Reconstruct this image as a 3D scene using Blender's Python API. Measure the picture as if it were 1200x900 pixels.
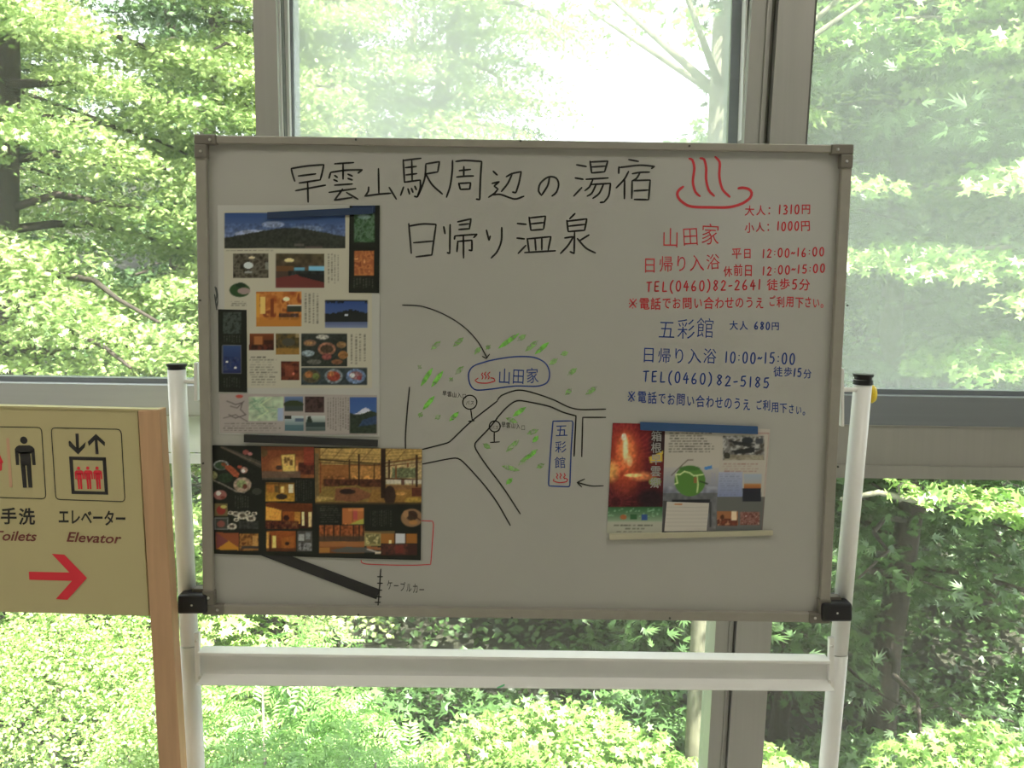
import bpy, math, random
import numpy as np
from mathutils import Vector

for o in list(bpy.data.objects): bpy.data.objects.remove(o)
SC = bpy.context.scene
COL = SC.collection
ZB = 1.25                                   # height of the board's centre above the floor

# ------------------------------------------------------------------ camera
F = 1167.0
PITCH, ROLL, YAW = -0.1057, -0.0151, -0.0040
CAM = np.array([-0.0234, -1.8664, 0.2005 + ZB])
def rotm(a, b, c):
    ca, sa, cb, sb, cc, sc = math.cos(a), math.sin(a), math.cos(b), math.sin(b), math.cos(c), math.sin(c)
    Rx = np.array([[1,0,0],[0,ca,-sa],[0,sa,ca]]); Ry = np.array([[cb,0,sb],[0,1,0],[-sb,0,cb]]); Rz = np.array([[cc,-sc,0],[sc,cc,0],[0,0,1]])
    return Rz @ Rx @ Ry
RM = rotm(PITCH, ROLL, YAW)
cd = bpy.data.cameras.new('camera'); cam = bpy.data.objects.new('camera', cd); COL.objects.link(cam)
cd.sensor_width = 36; cd.lens = F * 36 / 1200; cd.clip_start = 0.02; cd.clip_end = 400
from mathutils import Matrix
m4 = Matrix.Identity(4)
for i in range(3):
    m4[i][0] = RM[i, 0]; m4[i][1] = RM[i, 2]; m4[i][2] = -RM[i, 1]; m4[i][3] = CAM[i]
cam.matrix_world = m4
SC.camera = cam

# ------------------------------------------------------------------ sky, sun, added fill lamps, exposure
SC.view_settings.view_transform = 'Standard'; SC.view_settings.look = 'None'
SC.view_settings.gamma = 1; SC.view_settings.use_curve_mapping = False
SC.view_settings.exposure = 0.0
w = bpy.data.worlds.new('sky'); SC.world = w; w.use_nodes = True
bg = w.node_tree.nodes['Background']
bg.inputs[0].default_value = (0.93, 0.97, 1.0, 1); bg.inputs[1].default_value = 3.8
sl = bpy.data.lights.new('sun', 'SUN'); sl.energy = 32.0; sl.angle = math.radians(0.6); sl.color = (1.0, 0.96, 0.86)
sun = bpy.data.objects.new('sun', sl); COL.objects.link(sun)
sun.rotation_euler = Vector((-0.30, 0.55, -1.0)).to_track_quat('-Z', 'Y').to_euler()
for lx in (-1.6, 1.6):  # unseen lamps added under the ceiling to brighten the room
    al = bpy.data.lights.new('fill_lamp', 'AREA'); al.shape = 'RECTANGLE'; al.size = 1.3; al.size_y = 0.5
    al.energy = 17.5; al.color = (1.0, 0.93, 0.82)
    ao = bpy.data.objects.new('fill_lamp', al); COL.objects.link(ao); ao.location = (lx, -1.05, 2.86)

# ------------------------------------------------------------------ helpers
def P(x, y, Y=0.0):
    """the point of the plane y = Y that shows at photo pixel (x, y)"""
    d = RM @ np.array([(x - 600) / F, 1.0, -(y - 450) / F])
    t = (Y - CAM[1]) / d[1]
    return CAM + d * t
def D(x, y, dist):
    d = RM @ np.array([(x - 600) / F, 1.0, -(y - 450) / F])
    return CAM + d * dist

ROOTS = {}
def tag(o, label=None, cat=None, group=None, kind=None):
    if label: o['label'] = label
    if cat: o['category'] = cat
    if group: o['group'] = group
    if kind: o['kind'] = kind
    return o
def thing(name, loc, label, cat, group=None):
    o = bpy.data.objects.new(name, None); COL.objects.link(o)
    o.empty_display_size = 0.05; o.location = loc
    ROOTS[o.name] = np.array(loc, float)
    return tag(o, label, cat, group)
def base_of(p):
    return ROOTS.get(p.name, np.zeros(3)) if p else np.zeros(3)
def mesh_data(name, V, Fs, mat=None, smooth=False):
    me = bpy.data.meshes.new(name)
    V = np.asarray(V, np.float32)
    if isinstance(Fs, np.ndarray):
        n, k = Fs.shape
        me.vertices.add(len(V)); me.vertices.foreach_set('co', V.ravel())
        me.loops.add(n * k); me.loops.foreach_set('vertex_index', Fs.astype(np.int32).ravel())
        me.polygons.add(n); me.polygons.foreach_set('loop_start', np.arange(0, n * k, k, dtype=np.int32))
        me.update(calc_edges=True)
    else:
        me.from_pydata([tuple(map(float, v)) for v in V], [], [tuple(map(int, f)) for f in Fs]); me.update()
    if smooth: me.polygons.foreach_set('use_smooth', [True] * len(me.polygons))
    if mat: me.materials.append(mat)
    return me
def obj(name, V, Fs, mat, parent=None, smooth=False, label=None, kind=None):
    V = np.asarray(V, float)
    b = base_of(parent)
    me = mesh_data(name, V - b, Fs, mat, smooth)
    o = bpy.data.objects.new(name, me); COL.objects.link(o)
    if parent:
        o.parent = parent; ROOTS[o.name] = b
    return tag(o, label, kind=kind)

class MB:
    def __init__(s): s.v = []; s.f = []
    def add(s, V, Fs):
        n = len(s.v); s.v += [tuple(map(float, v)) for v in V]; s.f += [tuple(i + n for i in f) for f in Fs]; return s
    def hexa(s, c):            # 8 corners: 4 of the front (ccw) and 4 of the back
        return s.add(c, [(0,1,2,3), (7,6,5,4), (0,4,5,1), (1,5,6,2), (2,6,7,3), (3,7,4,0)])
    def box(s, a, b):
        x0,y0,z0 = a; x1,y1,z1 = b
        return s.hexa([(x0,y0,z0),(x1,y0,z0),(x1,y0,z1),(x0,y0,z1),(x0,y1,z0),(x1,y1,z0),(x1,y1,z1),(x0,y1,z1)])
    def slab(s, quad, y0, y1):  # quad: four pixel corners TL TR BR BL on plane y0, thick to y1
        pts = [P(x, y, y0) for x, y in quad]
        f = [pts[3], pts[2], pts[1], pts[0]]
        bk = [(p[0], y1, p[2]) for p in f]
        return s.hexa(f + bk)
    def tube(s, pts, rad, n=12, cap=True):
        pts = [np.array(p, float) for p in pts]
        if not hasattr(rad, '__len__'): rad = [rad] * len(pts)
        rings = []; up = np.array([0.31, 0.17, 0.93])
        for i, p in enumerate(pts):
            a = pts[max(i-1, 0)]; b = pts[min(i+1, len(pts)-1)]
            t = b - a; t = t / (np.linalg.norm(t) + 1e-9)
            u = np.cross(t, up); 
            if np.linalg.norm(u) < 0.2: u = np.cross(t, (1, 0, 0))
            u /= np.linalg.norm(u); v = np.cross(t, u)
            rings.append([p + rad[i] * (math.cos(2*math.pi*k/n) * u + math.sin(2*math.pi*k/n) * v) for k in range(n)])
        V = [q for r in rings for q in r]; Fs = []
        for i in range(len(pts) - 1):
            for k in range(n):
                a = i*n + k; b = i*n + (k+1) % n
                Fs.append((a, b, b + n, a + n))
        if cap:
            Fs.append(tuple(range(n-1, -1, -1))); Fs.append(tuple((len(pts)-1)*n + k for k in range(n)))
        return s.add(V, Fs)
    def build(s, name, mat, parent=None, smooth=False, label=None, kind=None, bevel=0):
        o = obj(name, s.v, s.f, mat, parent, smooth, label, kind)
        if bevel:
            b = o.modifiers.new('bevel', 'BEVEL'); b.width = bevel; b.segments = 2; b.limit_method = 'ANGLE'
        return o

# ------------------------------------------------------------------ materials
def nt(name):
    m = bpy.data.materials.new(name); m.use_nodes = True
    t = m.node_tree; return m, t, t.nodes['Principled BSDF']
def mat(name, col, rough=0.5, metal=0.0, noise=0.0, scale=30, bump=0.0, spec=0.5, coat=0.0, stretch=None):
    m, t, b = nt(name)
    b.inputs['Base Color'].default_value = (*col, 1); b.inputs['Roughness'].default_value = rough
    b.inputs['Metallic'].default_value = metal; b.inputs['Specular IOR Level'].default_value = spec
    b.inputs['Coat Weight'].default_value = coat
    if noise or bump:
        tc = t.nodes.new('ShaderNodeTexCoord'); mp = t.nodes.new('ShaderNodeMapping')
        if stretch: mp.inputs['Scale'].default_value = stretch
        n = t.nodes.new('ShaderNodeTexNoise'); n.inputs['Scale'].default_value = scale; n.inputs['Detail'].default_value = 5
        t.links.new(tc.outputs['Object'], mp.inputs[0]); t.links.new(mp.outputs[0], n.inputs['Vector'])
        if noise:
            r = t.nodes.new('ShaderNodeMapRange'); r.inputs[1].default_value = .3; r.inputs[2].default_value = .7
            r.inputs[3].default_value = 1 - noise; r.inputs[4].default_value = 1 + noise
            mx = t.nodes.new('ShaderNodeVectorMath'); mx.operation = 'SCALE'; mx.inputs[0].default_value = col
            t.links.new(n.outputs[0], r.inputs[0]); t.links.new(r.outputs[0], mx.inputs['Scale'])
            t.links.new(mx.outputs[0], b.inputs['Base Color'])
        if bump:
            bp = t.nodes.new('ShaderNodeBump'); bp.inputs['Strength'].default_value = bump; bp.inputs['Distance'].default_value = .002
            t.links.new(n.outputs[0], bp.inputs['Height']); t.links.new(bp.outputs[0], b.inputs['Normal'])
    return m
def leaf_mat(name, col, col2, trans=0.4, gloss=0.06):
    m = bpy.data.materials.new(name); m.use_nodes = True; t = m.node_tree; t.nodes.clear()
    out = t.nodes.new('ShaderNodeOutputMaterial'); at = t.nodes.new('ShaderNodeAttribute'); at.attribute_name = 'tint'
    mx = t.nodes.new('ShaderNodeMix'); mx.data_type = 'RGBA'; mx.inputs[6].default_value = (*col, 1); mx.inputs[7].default_value = (*col2, 1)
    t.links.new(at.outputs['Fac'], mx.inputs[0])
    d = t.nodes.new('ShaderNodeBsdfDiffuse'); tr = t.nodes.new('ShaderNodeBsdfTranslucent')
    g = t.nodes.new('ShaderNodeBsdfGlossy'); g.inputs['Roughness'].default_value = .45
    t.links.new(mx.outputs[2], d.inputs[0]); t.links.new(mx.outputs[2], tr.inputs[0])
    a = t.nodes.new('ShaderNodeMixShader'); a.inputs[0].default_value = trans
    b = t.nodes.new('ShaderNodeMixShader'); b.inputs[0].default_value = gloss
    t.links.new(d.outputs[0], a.inputs[1]); t.links.new(tr.outputs[0], a.inputs[2])
    t.links.new(a.outputs[0], b.inputs[1]); t.links.new(g.outputs[0], b.inputs[2]); t.links.new(b.outputs[0], out.inputs[0])
    return m
def glass_mat(name, dust, refl=0.06):
    m = bpy.data.materials.new(name); m.use_nodes = True; t = m.node_tree; t.nodes.clear()
    out = t.nodes.new('ShaderNodeOutputMaterial'); tp = t.nodes.new('ShaderNodeBsdfTransparent'); tp.inputs[0].default_value = (.97, .99, .975, 1)
    g = t.nodes.new('ShaderNodeBsdfGlossy'); g.inputs['Roughness'].default_value = .02
    a = t.nodes.new('ShaderNodeMixShader'); a.inputs[0].default_value = refl
    t.links.new(tp.outputs[0], a.inputs[1]); t.links.new(g.outputs[0], a.inputs[2])
    tr = t.nodes.new('ShaderNodeBsdfTranslucent'); tr.inputs[0].default_value = (.93, .95, .95, 1)
    b = t.nodes.new('ShaderNodeMixShader')
    tc = t.nodes.new('ShaderNodeTexCoord'); n = t.nodes.new('ShaderNodeTexNoise'); n.inputs['Scale'].default_value = 2.2; n.inputs['Detail'].default_value = 6
    r = t.nodes.new('ShaderNodeMapRange'); r.inputs[1].default_value = .25; r.inputs[2].default_value = .75
    r.inputs[3].default_value = dust * .8; r.inputs[4].default_value = dust * 1.2
    t.links.new(tc.outputs['Object'], n.inputs['Vector']); t.links.new(n.outputs[0], r.inputs[0]); t.links.new(r.outputs[0], b.inputs[0])
    t.links.new(a.outputs[0], b.inputs[1]); t.links.new(tr.outputs[0], b.inputs[2]); t.links.new(b.outputs[0], out.inputs[0])
    return m
M = dict(
    board=mat('whiteboard_enamel', (.46, .455, .43), .24, noise=.02, scale=6, spec=.45),
    frame=mat('anodised_frame', (.36, .34, .30), .4, metal=.2, noise=.04, scale=40),
    cap_grey=mat('grey_corner_plastic', (.19, .175, .15), .5),
    screw=mat('screw_steel', (.75, .75, .72), .3, metal=.8),
    hole=mat('dark_rivet', (.06, .06, .055), .4),
    post=mat('white_enamelled_steel', (.93, .93, .92), .35, noise=.02, scale=12),
    black=mat('black_plastic', (.018, .018, .022), .42),
    yellow=mat('yellow_plastic', (.85, .62, .04), .45),
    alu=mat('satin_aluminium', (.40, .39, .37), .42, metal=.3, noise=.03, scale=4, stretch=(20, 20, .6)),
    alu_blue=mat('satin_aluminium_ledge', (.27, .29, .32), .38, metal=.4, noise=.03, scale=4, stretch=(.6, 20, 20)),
    alu_sheen=mat('satin_aluminium_sheen', (.60, .62, .66), .35, metal=.3, noise=.03, scale=4, stretch=(.6, 20, 20)),  # sun's sheen on the left transom put into a paler colour
    gasket=mat('rubber_gasket', (.13, .13, .12), .7),
    wall=mat('painted_wall', (.62, .61, .56), .8, noise=.03, scale=8),
    floor=mat('vinyl_floor', (.74, .66, .60), .5, noise=.06, scale=14),
    ceil=mat('ceiling_board', (.70, .69, .66), .9),
    sign=mat('cream_sign_panel', (.56, .49, .27), .45, noise=.012, scale=9),
    wood=mat('beech_wood', (.58, .36, .21), .5, noise=.10, scale=7, stretch=(9, 9, .7)),
    ink_black=mat('black_marker', (.020, .020, .020), .6),
    ink_red=mat('red_marker', (.62, .045, .060), .6),
    ink_blue=mat('blue_marker', (.035, .075, .30), .6),
    sign_black=mat('black_print', (.03, .028, .03), .5),
    sign_red=mat('red_print', (.80, .035, .06), .5),
    sign_brown=mat('brown_print', (.20, .055, .05), .5),
    sign_tan=mat('tan_print', (.66, .40, .26), .5),
    magnet_black=mat('black_magnet_rubber', (.022, .022, .024), .6),
    magnet_blue=mat('blue_magnet_rubber', (.030, .085, .22), .55),
    magnet_beige=mat('beige_magnet_rubber', (.50, .47, .35), .55),
    bark=mat('brown_bark', (.036, .027, .020), .9, noise=.5, scale=9, bump=.8, stretch=(3, 3, .6)),
    bark_pale=mat('mossy_pale_bark', (.15, .145, .10), .9, noise=.4, scale=7, bump=.6, stretch=(3, 3, .8)),
    bark_grey=mat('grey_branch_bark', (.16, .14, .11), .9, noise=.3, scale=12),
    soil=mat('leaf_litter', (.026, .027, .016), .95, noise=.5, scale=3),
    conifer=leaf_mat('conifer_foliage', (.12, .22, .05), (.54, .66, .27), .36),
    maple=leaf_mat('maple_leaf', (.15, .32, .06), (.44, .60, .20), .42),
    rowan=leaf_mat('pinnate_leaf', (.15, .34, .08), (.34, .56, .17), .40),
    shrub=leaf_mat('shrub_leaf', (.12, .28, .045), (.52, .66, .24), .36),
    dark=leaf_mat('shade_foliage', (.04, .09, .03), (.11, .20, .06), .3),  # shade under the trees put into a darker leaf colour
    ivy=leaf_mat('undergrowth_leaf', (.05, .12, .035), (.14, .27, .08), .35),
)
def wash_mat(name, col, alpha):
    m, t, b = nt(name)
    b.inputs['Base Color'].default_value = (*col, 1); b.inputs['Roughness'].default_value = .6
    tc = t.nodes.new('ShaderNodeTexCoord'); n = t.nodes.new('ShaderNodeTexNoise'); n.inputs['Scale'].default_value = 120; n.inputs['Detail'].default_value = 3
    r = t.nodes.new('ShaderNodeMapRange'); r.inputs[1].default_value = .35; r.inputs[2].default_value = .65; r.inputs[3].default_value = alpha * .55; r.inputs[4].default_value = alpha * 1.4
    t.links.new(tc.outputs['Object'], n.inputs['Vector']); t.links.new(n.outputs[0], r.inputs[0]); t.links.new(r.outputs[0], b.inputs['Alpha'])
    return m
M['frost'] = leaf_mat('frosted_panel', (.9, .9, .9), (.9, .9, .9), .6, .03)
M['ink_green'] = wash_mat('green_marker', (.24, .70, .10), .75)
M['ink_green_faint'] = wash_mat('faded_green_marker', (.34, .66, .20), .5)
# ------------------------------------------------------------------ the room and the window wall
YW = 0.55                       # inner face of the window frames
def struct(name, mb, m, label=None, bevel=0, parent=None):
    o = mb.build(name, m, parent, bevel=bevel)
    if not parent: o['kind'] = 'structure'
    if label: o['label'] = label
    return o
XL, XR, YB, ZC = -3.6, 3.6, -5.2, 2.9
struct('floor', MB().box((XL, YB, -.12), (XR, YW + .16, 0)), M['floor'])
struct('ceiling', MB().box((XL, YB, ZC), (XR, YW + .45, ZC + .2)), M['ceil'])
struct('wall_left', MB().box((XL - .12, YB, 0), (XL, YW + .1, ZC)), M['wall'])
struct('wall_right', MB().box((XR, YB, 0), (XR + .12, YW + .1, ZC)), M['wall'])
bw = MB().box((XL, YB - .12, 0), (1.2, YB, ZC)).box((2.15, YB - .12, 0), (XR, YB, ZC)).box((1.2, YB - .12, 0), (2.15, YB, 1.78)).box((1.2, YB - .12, 2.12), (2.15, YB, ZC))
struct('wall_back', bw, M['wall'])
g = lambda n, mb, m, par: mb.build(n, m, par)
# low sill and head of the window wall
struct('baseboard_window', MB().box((XL, YW, 0), (XR, YW + .12, .12)), M['alu'])
struct('trim_head', MB().box((XL, YW, 2.62), (XR, YW + .12, ZC)), M['alu'])

def vbar(name, xt0, xt1, xb0, xb1, yt, yb, Y0, Y1, m, parent=None, zt=None, zb=None):
    """upright bar whose front face spans pixels xt0..xt1 at row yt and xb0..xb1 at row yb"""
    a, b, c, d = P(xt0, yt, Y0), P(xt1, yt, Y0), P(xb1, yb, Y0), P(xb0, yb, Y0)
    def ext(top, bot, z):
        t = (z - bot[2]) / (top[2] - bot[2]); q = bot + (top - bot) * t; return q
    if zt is not None: a, b = ext(a, d, zt), ext(b, c, zt)
    if zb is not None: a0, b0 = a.copy(), b.copy(); d, c = ext(a0, d, zb), ext(b0, c, zb)
    f = [d, c, b, a]; bk = [(p[0], Y1, p[2]) for p in f]
    return MB().hexa(f + bk).build(name, m, parent)
zt_l = P(100, 449, YW)[2]
zt_r = P(1100, 468, YW)[2]
# right mullion, full height: wide face, two steps and grooves, outer sash edge
mr = vbar('trim_1', 902, 944, 864, 905, 165, 730, YW - .03, YW + .10, M['alu'], zt=2.62, zb=.12); mr['kind'] = 'structure'
vbar('sash_rail', 872, 895, 839, 860, 165, 730, YW - .012, YW + .10, M['alu'], mr, zt=2.62, zb=.12)
vbar('groove', 894, 903, 859, 865, 165, 730, YW + .004, YW + .09, M['alu'], mr, zt=2.62, zb=.12)
vbar('gasket', 898, 899, 861.4, 862.1, 165, 730, YW + .002, YW + .01, M['gasket'], mr, zt=2.62, zb=.12)
vbar('ridge', 890, 892, 855.5, 857, 165, 730, YW - .018, YW + .01, M['alu'], mr, zt=2.62, zb=.12)
vbar('edge_strip', 944, 946, 905, 906, 165, 730, YW - .01, YW + .09, M['gasket'], mr, zt=2.62, zb=zt_r)
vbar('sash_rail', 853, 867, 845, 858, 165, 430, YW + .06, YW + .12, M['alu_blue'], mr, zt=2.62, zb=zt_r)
vbar('gasket', 867, 868.5, 858, 859.5, 165, 430, YW + .055, YW + .12, M['gasket'], mr, zt=2.62, zb=zt_r)
vbar('edge_strip', 868.5, 871, 859.5, 862, 165, 430, YW + .02, YW + .10, M['post'], mr, zt=2.62, zb=zt_r)
# left mullion, upper windows only
ml = vbar('trim_2', 296, 323, 300, 327, 0, 155, YW - .03, YW + .10, M['alu'], zt=2.62, zb=zt_l); ml['kind'] = 'structure'
vbar('sash_rail', 323.5, 328, 327.5, 332, 0, 155, YW - .005, YW + .10, M['post'], ml, zt=2.62, zb=zt_l)  # reveal's sunlight put into the white colour, here and on the edge strip
vbar('gasket', 328, 329.5, 332, 333.5, 0, 155, YW + .0, YW + .10, M['gasket'], ml, zt=2.62, zb=zt_l)
vbar('edge_strip', 329.5, 337, 333.5, 340, 0, 155, YW + .03, YW + .11, M['post'], ml, zt=2.62, zb=zt_l)
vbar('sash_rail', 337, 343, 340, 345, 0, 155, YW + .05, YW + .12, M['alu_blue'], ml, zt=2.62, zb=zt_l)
# transom: sloping ledge on top, broad face below, small lip
def hbar(name, zt, zb, Y0, Y1, m, parent=None, x0=XL, x1=XR):
    return MB().box((x0, Y0, zb), (x1, Y1, zt)).build(name, m, parent)
def zz(x, y, Y): return P(x, y, Y)[2]
z0 = zz(600, 457, YW); z1 = zz(600, 491, YW); z2 = zz(600, 539, YW - .02); z3 = zz(600, 552, YW - .02)
tr = hbar('trim_3', z1, z3, YW - .02, YW + .1, M['alu'], x0=P(500, 500, YW)[0]); tr['kind'] = 'structure'
zf = zz(200, 481, YW)
tl_ = hbar('trim_4', z1, zf, YW - .02, YW + .1, M['alu_sheen'], x1=P(500, 500, YW)[0]); tl_['kind'] = 'structure'
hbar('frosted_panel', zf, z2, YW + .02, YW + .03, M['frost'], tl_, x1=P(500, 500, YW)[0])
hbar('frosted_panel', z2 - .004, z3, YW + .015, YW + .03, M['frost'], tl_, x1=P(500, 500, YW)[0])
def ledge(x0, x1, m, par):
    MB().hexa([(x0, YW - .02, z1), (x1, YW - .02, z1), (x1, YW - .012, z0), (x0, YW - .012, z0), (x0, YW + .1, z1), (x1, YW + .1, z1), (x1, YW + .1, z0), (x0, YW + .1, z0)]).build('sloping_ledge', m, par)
ledge(XL, P(500, 500, YW)[0], M['alu_sheen'], tl_); ledge(P(500, 500, YW)[0], XR, M['alu_blue'], tr)
hbar('bottom_lip', z2, z3 - .004, YW - .026, YW, M['alu'], tr, x0=P(500, 500, YW)[0])
hbar('edge_strip', z1 + .001, z1 - .001, YW - .024, YW, M['alu'], tr)
hbar('glazing_bead', z0 + .012, z0, YW + .03, YW + .07, M['alu_blue'], tr)
# panes: each one a thin sheet of dusty glass
G_clear, G_haze, G_mid, G_low = glass_mat('clear_glass', .02), glass_mat('hazy_double_glass', .27), glass_mat('dusty_glass', .20), glass_mat('lower_glass', .012)
xa = P(298, 100, YW + .06)[0]; xb = P(868, 100, YW + .06)[0]; xc = P(905, 300, YW + .06)[0]
xm = P(870, 730, YW + .06)[0]
def pane(n, x0, x1, z0_, z1_, m, label):
    o = MB().box((x0, YW + .060, z0_), (x1, YW + .066, z1_)).build(n, m); o['kind'] = 'structure'; o['label'] = label
pane('window_1', XL, xa - .005, z0 + .002, 2.62, G_clear, 'clear upper pane left of the left mullion')
pane('window_2', xa + .03, xb - .03, z0 + .002, 2.62, G_haze, 'hazy upper pane behind the top of the whiteboard')
pane('window_3', xc + .04, XR, z0 + .002, 2.62, G_mid, 'dusty upper pane at the right')
pane('window_4', XL, xm - .03, .12, z3, G_low, 'clear lower pane left of the right mullion')
pane('window_5', xm + .03, XR, .12, z3, G_low, 'clear lower pane right of the right mullion')
# ------------------------------------------------------------------ the whiteboard on its stand
YF = -.012                       # front of the writing surface lies at y = 0, rails stand proud to YF
wb = thing('whiteboard', (0, .03, 0), 'white enamel whiteboard covered in Japanese marker writing, on a white tubular stand', 'whiteboard')
Q = [(228, 158), (1000, 170), (972, 730), (238, 720)]            # outer corners TL TR BR BL
def bil(u, v, q=Q):
    (a, b), (c, d), (e, f), (g_, h) = q
    x = (a * (1-u) + c * u) * (1-v) + (g_ * (1-u) + e * u) * v
    y = (b * (1-u) + d * u) * (1-v) + (h * (1-u) + f * u) * v
    return (x, y)
ul, ur, vt, vb_ = 13/772, 1 - 12/740, 9/562, 1 - 11/560
inner = [bil(ul, vt), bil(ur, vt), bil(ur, vb_), bil(ul, vb_)]
MB().slab([bil(.004, .005), bil(.996, .005), bil(.996, .995), bil(.004, .995)], 0, .016).build('writing_surface', M['board'], wb)
def rail(name, q, m=M['frame'], y0=YF, y1=.02, bev=.002, label=None):
    return MB().slab(q, y0, y1).build(name, m, wb, bevel=bev, label=label)
rail('frame_rail', [Q[0], Q[1], bil(1, vt), bil(0, vt)])
rail('frame_rail', [bil(0, vb_), bil(1, vb_), Q[2], Q[3]])
rail('frame_rail', [bil(0, vt), inner[0], inner[3], bil(0, vb_)])
rail('frame_rail', [inner[1], bil(1, vt), bil(1, vb_), inner[2]])
# inner bevel strip of the frame (thin line round the surface)
def disc(x, y, r, Y, m, name, depth=.002, parent=wb, n=14):
    c = P(x, y, Y); V = []; 
    for yy, rr in ((Y, r), (Y - depth, r * .75)):
        V += [(c[0] + rr * math.cos(2*math.pi*k/n), yy, c[2] + rr * math.sin(2*math.pi*k/n)) for k in range(n)]
    V.append((c[0], Y - depth, c[2]))
    Fs = [(k, (k+1) % n, n + (k+1) % n, n + k) for k in range(n)] + [(n + k, n + (k+1) % n, 2*n) for k in range(n)]
    return obj(name, V, Fs, m, parent)
for i, (cu, cv) in enumerate(((0, 0), (1, 0), (1, 1), (0, 1))):
    su, sv = (1 if cu == 0 else -1), (1 if cv == 0 else -1)
    a, t = 25/772, 9.5/562; a2, t2 = 12.5/772, 27/562
    mb = MB()
    def cell(u0, v0, u1, v1):
        us = sorted((cu + su*u0, cu + su*u1)); vs = sorted((cv + sv*v0, cv + sv*v1))
        mb.slab([bil(us[0], vs[0]), bil(us[1], vs[0]), bil(us[1], vs[1]), bil(us[0], vs[1])], YF - .004, .022)
    cell(-.0015, -.002, a, t * 1.12); cell(-.0015, t * 1.12, a2 * 1.1, t2)
    mb.build('corner_cap', M['cap_grey'], wb, bevel=.0025)
    sx, sy = bil(cu + su * .023, cv + sv * .0095), bil(cu + su * .0085, cv + sv * .034)
    for p in (sx, sy): disc(p[0], p[1], .0028, YF - .004, M['screw'], 'screw')
for (x, y) in ((417, 163.5), (610, 165), (808, 171), (420, 720.5), (600, 724), (785, 724.5), (234.5, 352), (238, 543), (993, 358), (982, 547)):
    disc(x, y, .0022, YF - .0005, M['hole'], 'rivet')

# stand
def dia(px, Y): return px / F * (Y - CAM[1])
YP = .028
def post(x_top, y_top, x_bot, y_bot, wpx):
    a = P(x_top, y_top, YP); b = P(x_bot, y_bot, YP); r = dia(wpx, YP) / 2
    t = (0.02 - a[2]) / (b[2] - a[2]); foot = a + (b - a) * t; foot[1] = YP
    jr = P(0, 752, YP)[2]
    tj = (jr - a[2]) / (foot[2] - a[2]); j = a + (foot - a) * tj; j2 = a + (foot - a) * (tj + .002)
    o = MB().tube([a, j], r * .97, 28).build('post', M['post'], wb, smooth=False)
    o2 = MB().tube([j2, foot], r * 1.02, 28).build('post_lower', M['post'], wb)
    for q in (o, o2):
        for p in q.data.polygons: p.use_smooth = len(p.vertices) == 4
    return a, foot, r
aL, fL, rL = post(207, 433, 229, 900, 22.0)
aR, fR, rR = post(1011.5, 445, 970.5, 900, 22.0)
for a, r, s in ((aL, rL, 1), (aR, rR, -1)):
    MB().tube([a + [0, 0, -.004], a + [0, 0, .006]], r * .93, 24).tube([a + [0, 0, .006], a + [0, 0, .011]], [r * 1.06, r * 1.1], 24).build('post_cap', M['black'], wb)
    MB().tube([a + [0, 0, -.009], a + [0, 0, .0]], r * 1.03, 24).build('cap_collar', M['black'] if s < 0 else M['post'], wb) if s < 0 else None
for f in (fL, fR):
    MB().box((f[0] - .02, -.33, .035), (f[0] + .02, .38, .07)).build('foot', M['post'], wb, bevel=.006)
    for yy in (-.3, .35):
        MB().tube([(f[0] - .012, yy, .027), (f[0] + .012, yy, .027)], .027, 18).build('caster', M['black'], wb)
        MB().box((f[0] - .018, yy - .012, .02), (f[0] - .013, yy + .012, .055)).build('caster_fork', M['screw'], wb)
        MB().box((f[0] + .013, yy - .012, .02), (f[0] + .018, yy + .012, .055)).build('caster_fork', M['screw'], wb)
# pivot rods and plates near the top
for x0, x1, y, bx0, bx1, by0, by1 in ((216, 231, 447, 227, 231, 425, 470), (986, 1004, 456.5, 986, 989.5, 432, 500)):
    a = P(x0, y, .02); b = P(x1, y, .02)
    MB().tube([a, b], .0042, 12).build('pivot_rod', M['post'], wb)
    MB().slab([(bx0, by0), (bx1, by0), (bx1, by1), (bx0, by1)], .012, .03).build('pivot_plate', M['post'], wb, bevel=.001)
k = P(1022, 462.5, .035)
MB().tube([k + [-.012, .012, 0], k + [.001, .012, 0]], [.008, .008], 16).tube([k + [0, .012, 0], k + [.004, .012, 0], k + [.009, .012, 0], k + [.011, .012, 0]], [.017, .018, .015, .010], 20).build('knob', M['yellow'], wb, label='yellow plastic locking knob')
# black clamps
def clamp(x0, x1, y0, y1, cx, s, dotx):
    o = MB().slab([(x0, y0), (x1, y0), (x1, y1), (x0, y1)], -.022, .052).build('clamp', M['black'], wb, bevel=.005)
    disc(dotx, (y0 + y1) / 2 + .5, .0022, -.0225, M['screw'], 'clamp_screw', depth=.001)
    q = MB().slab([(cx - 7, y0 - 8), (cx + 8, y0 - 8), (cx + 8, y0), (cx - 7, y0)], .0, .02).build('clamp_bracket', M['cap_grey'], wb, bevel=.001)
clamp(207, 242, 698, 720, 232, 1, 224.5)
clamp(963.5, 999.5, 707.5, 729, 978, -1, 981.5)
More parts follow.
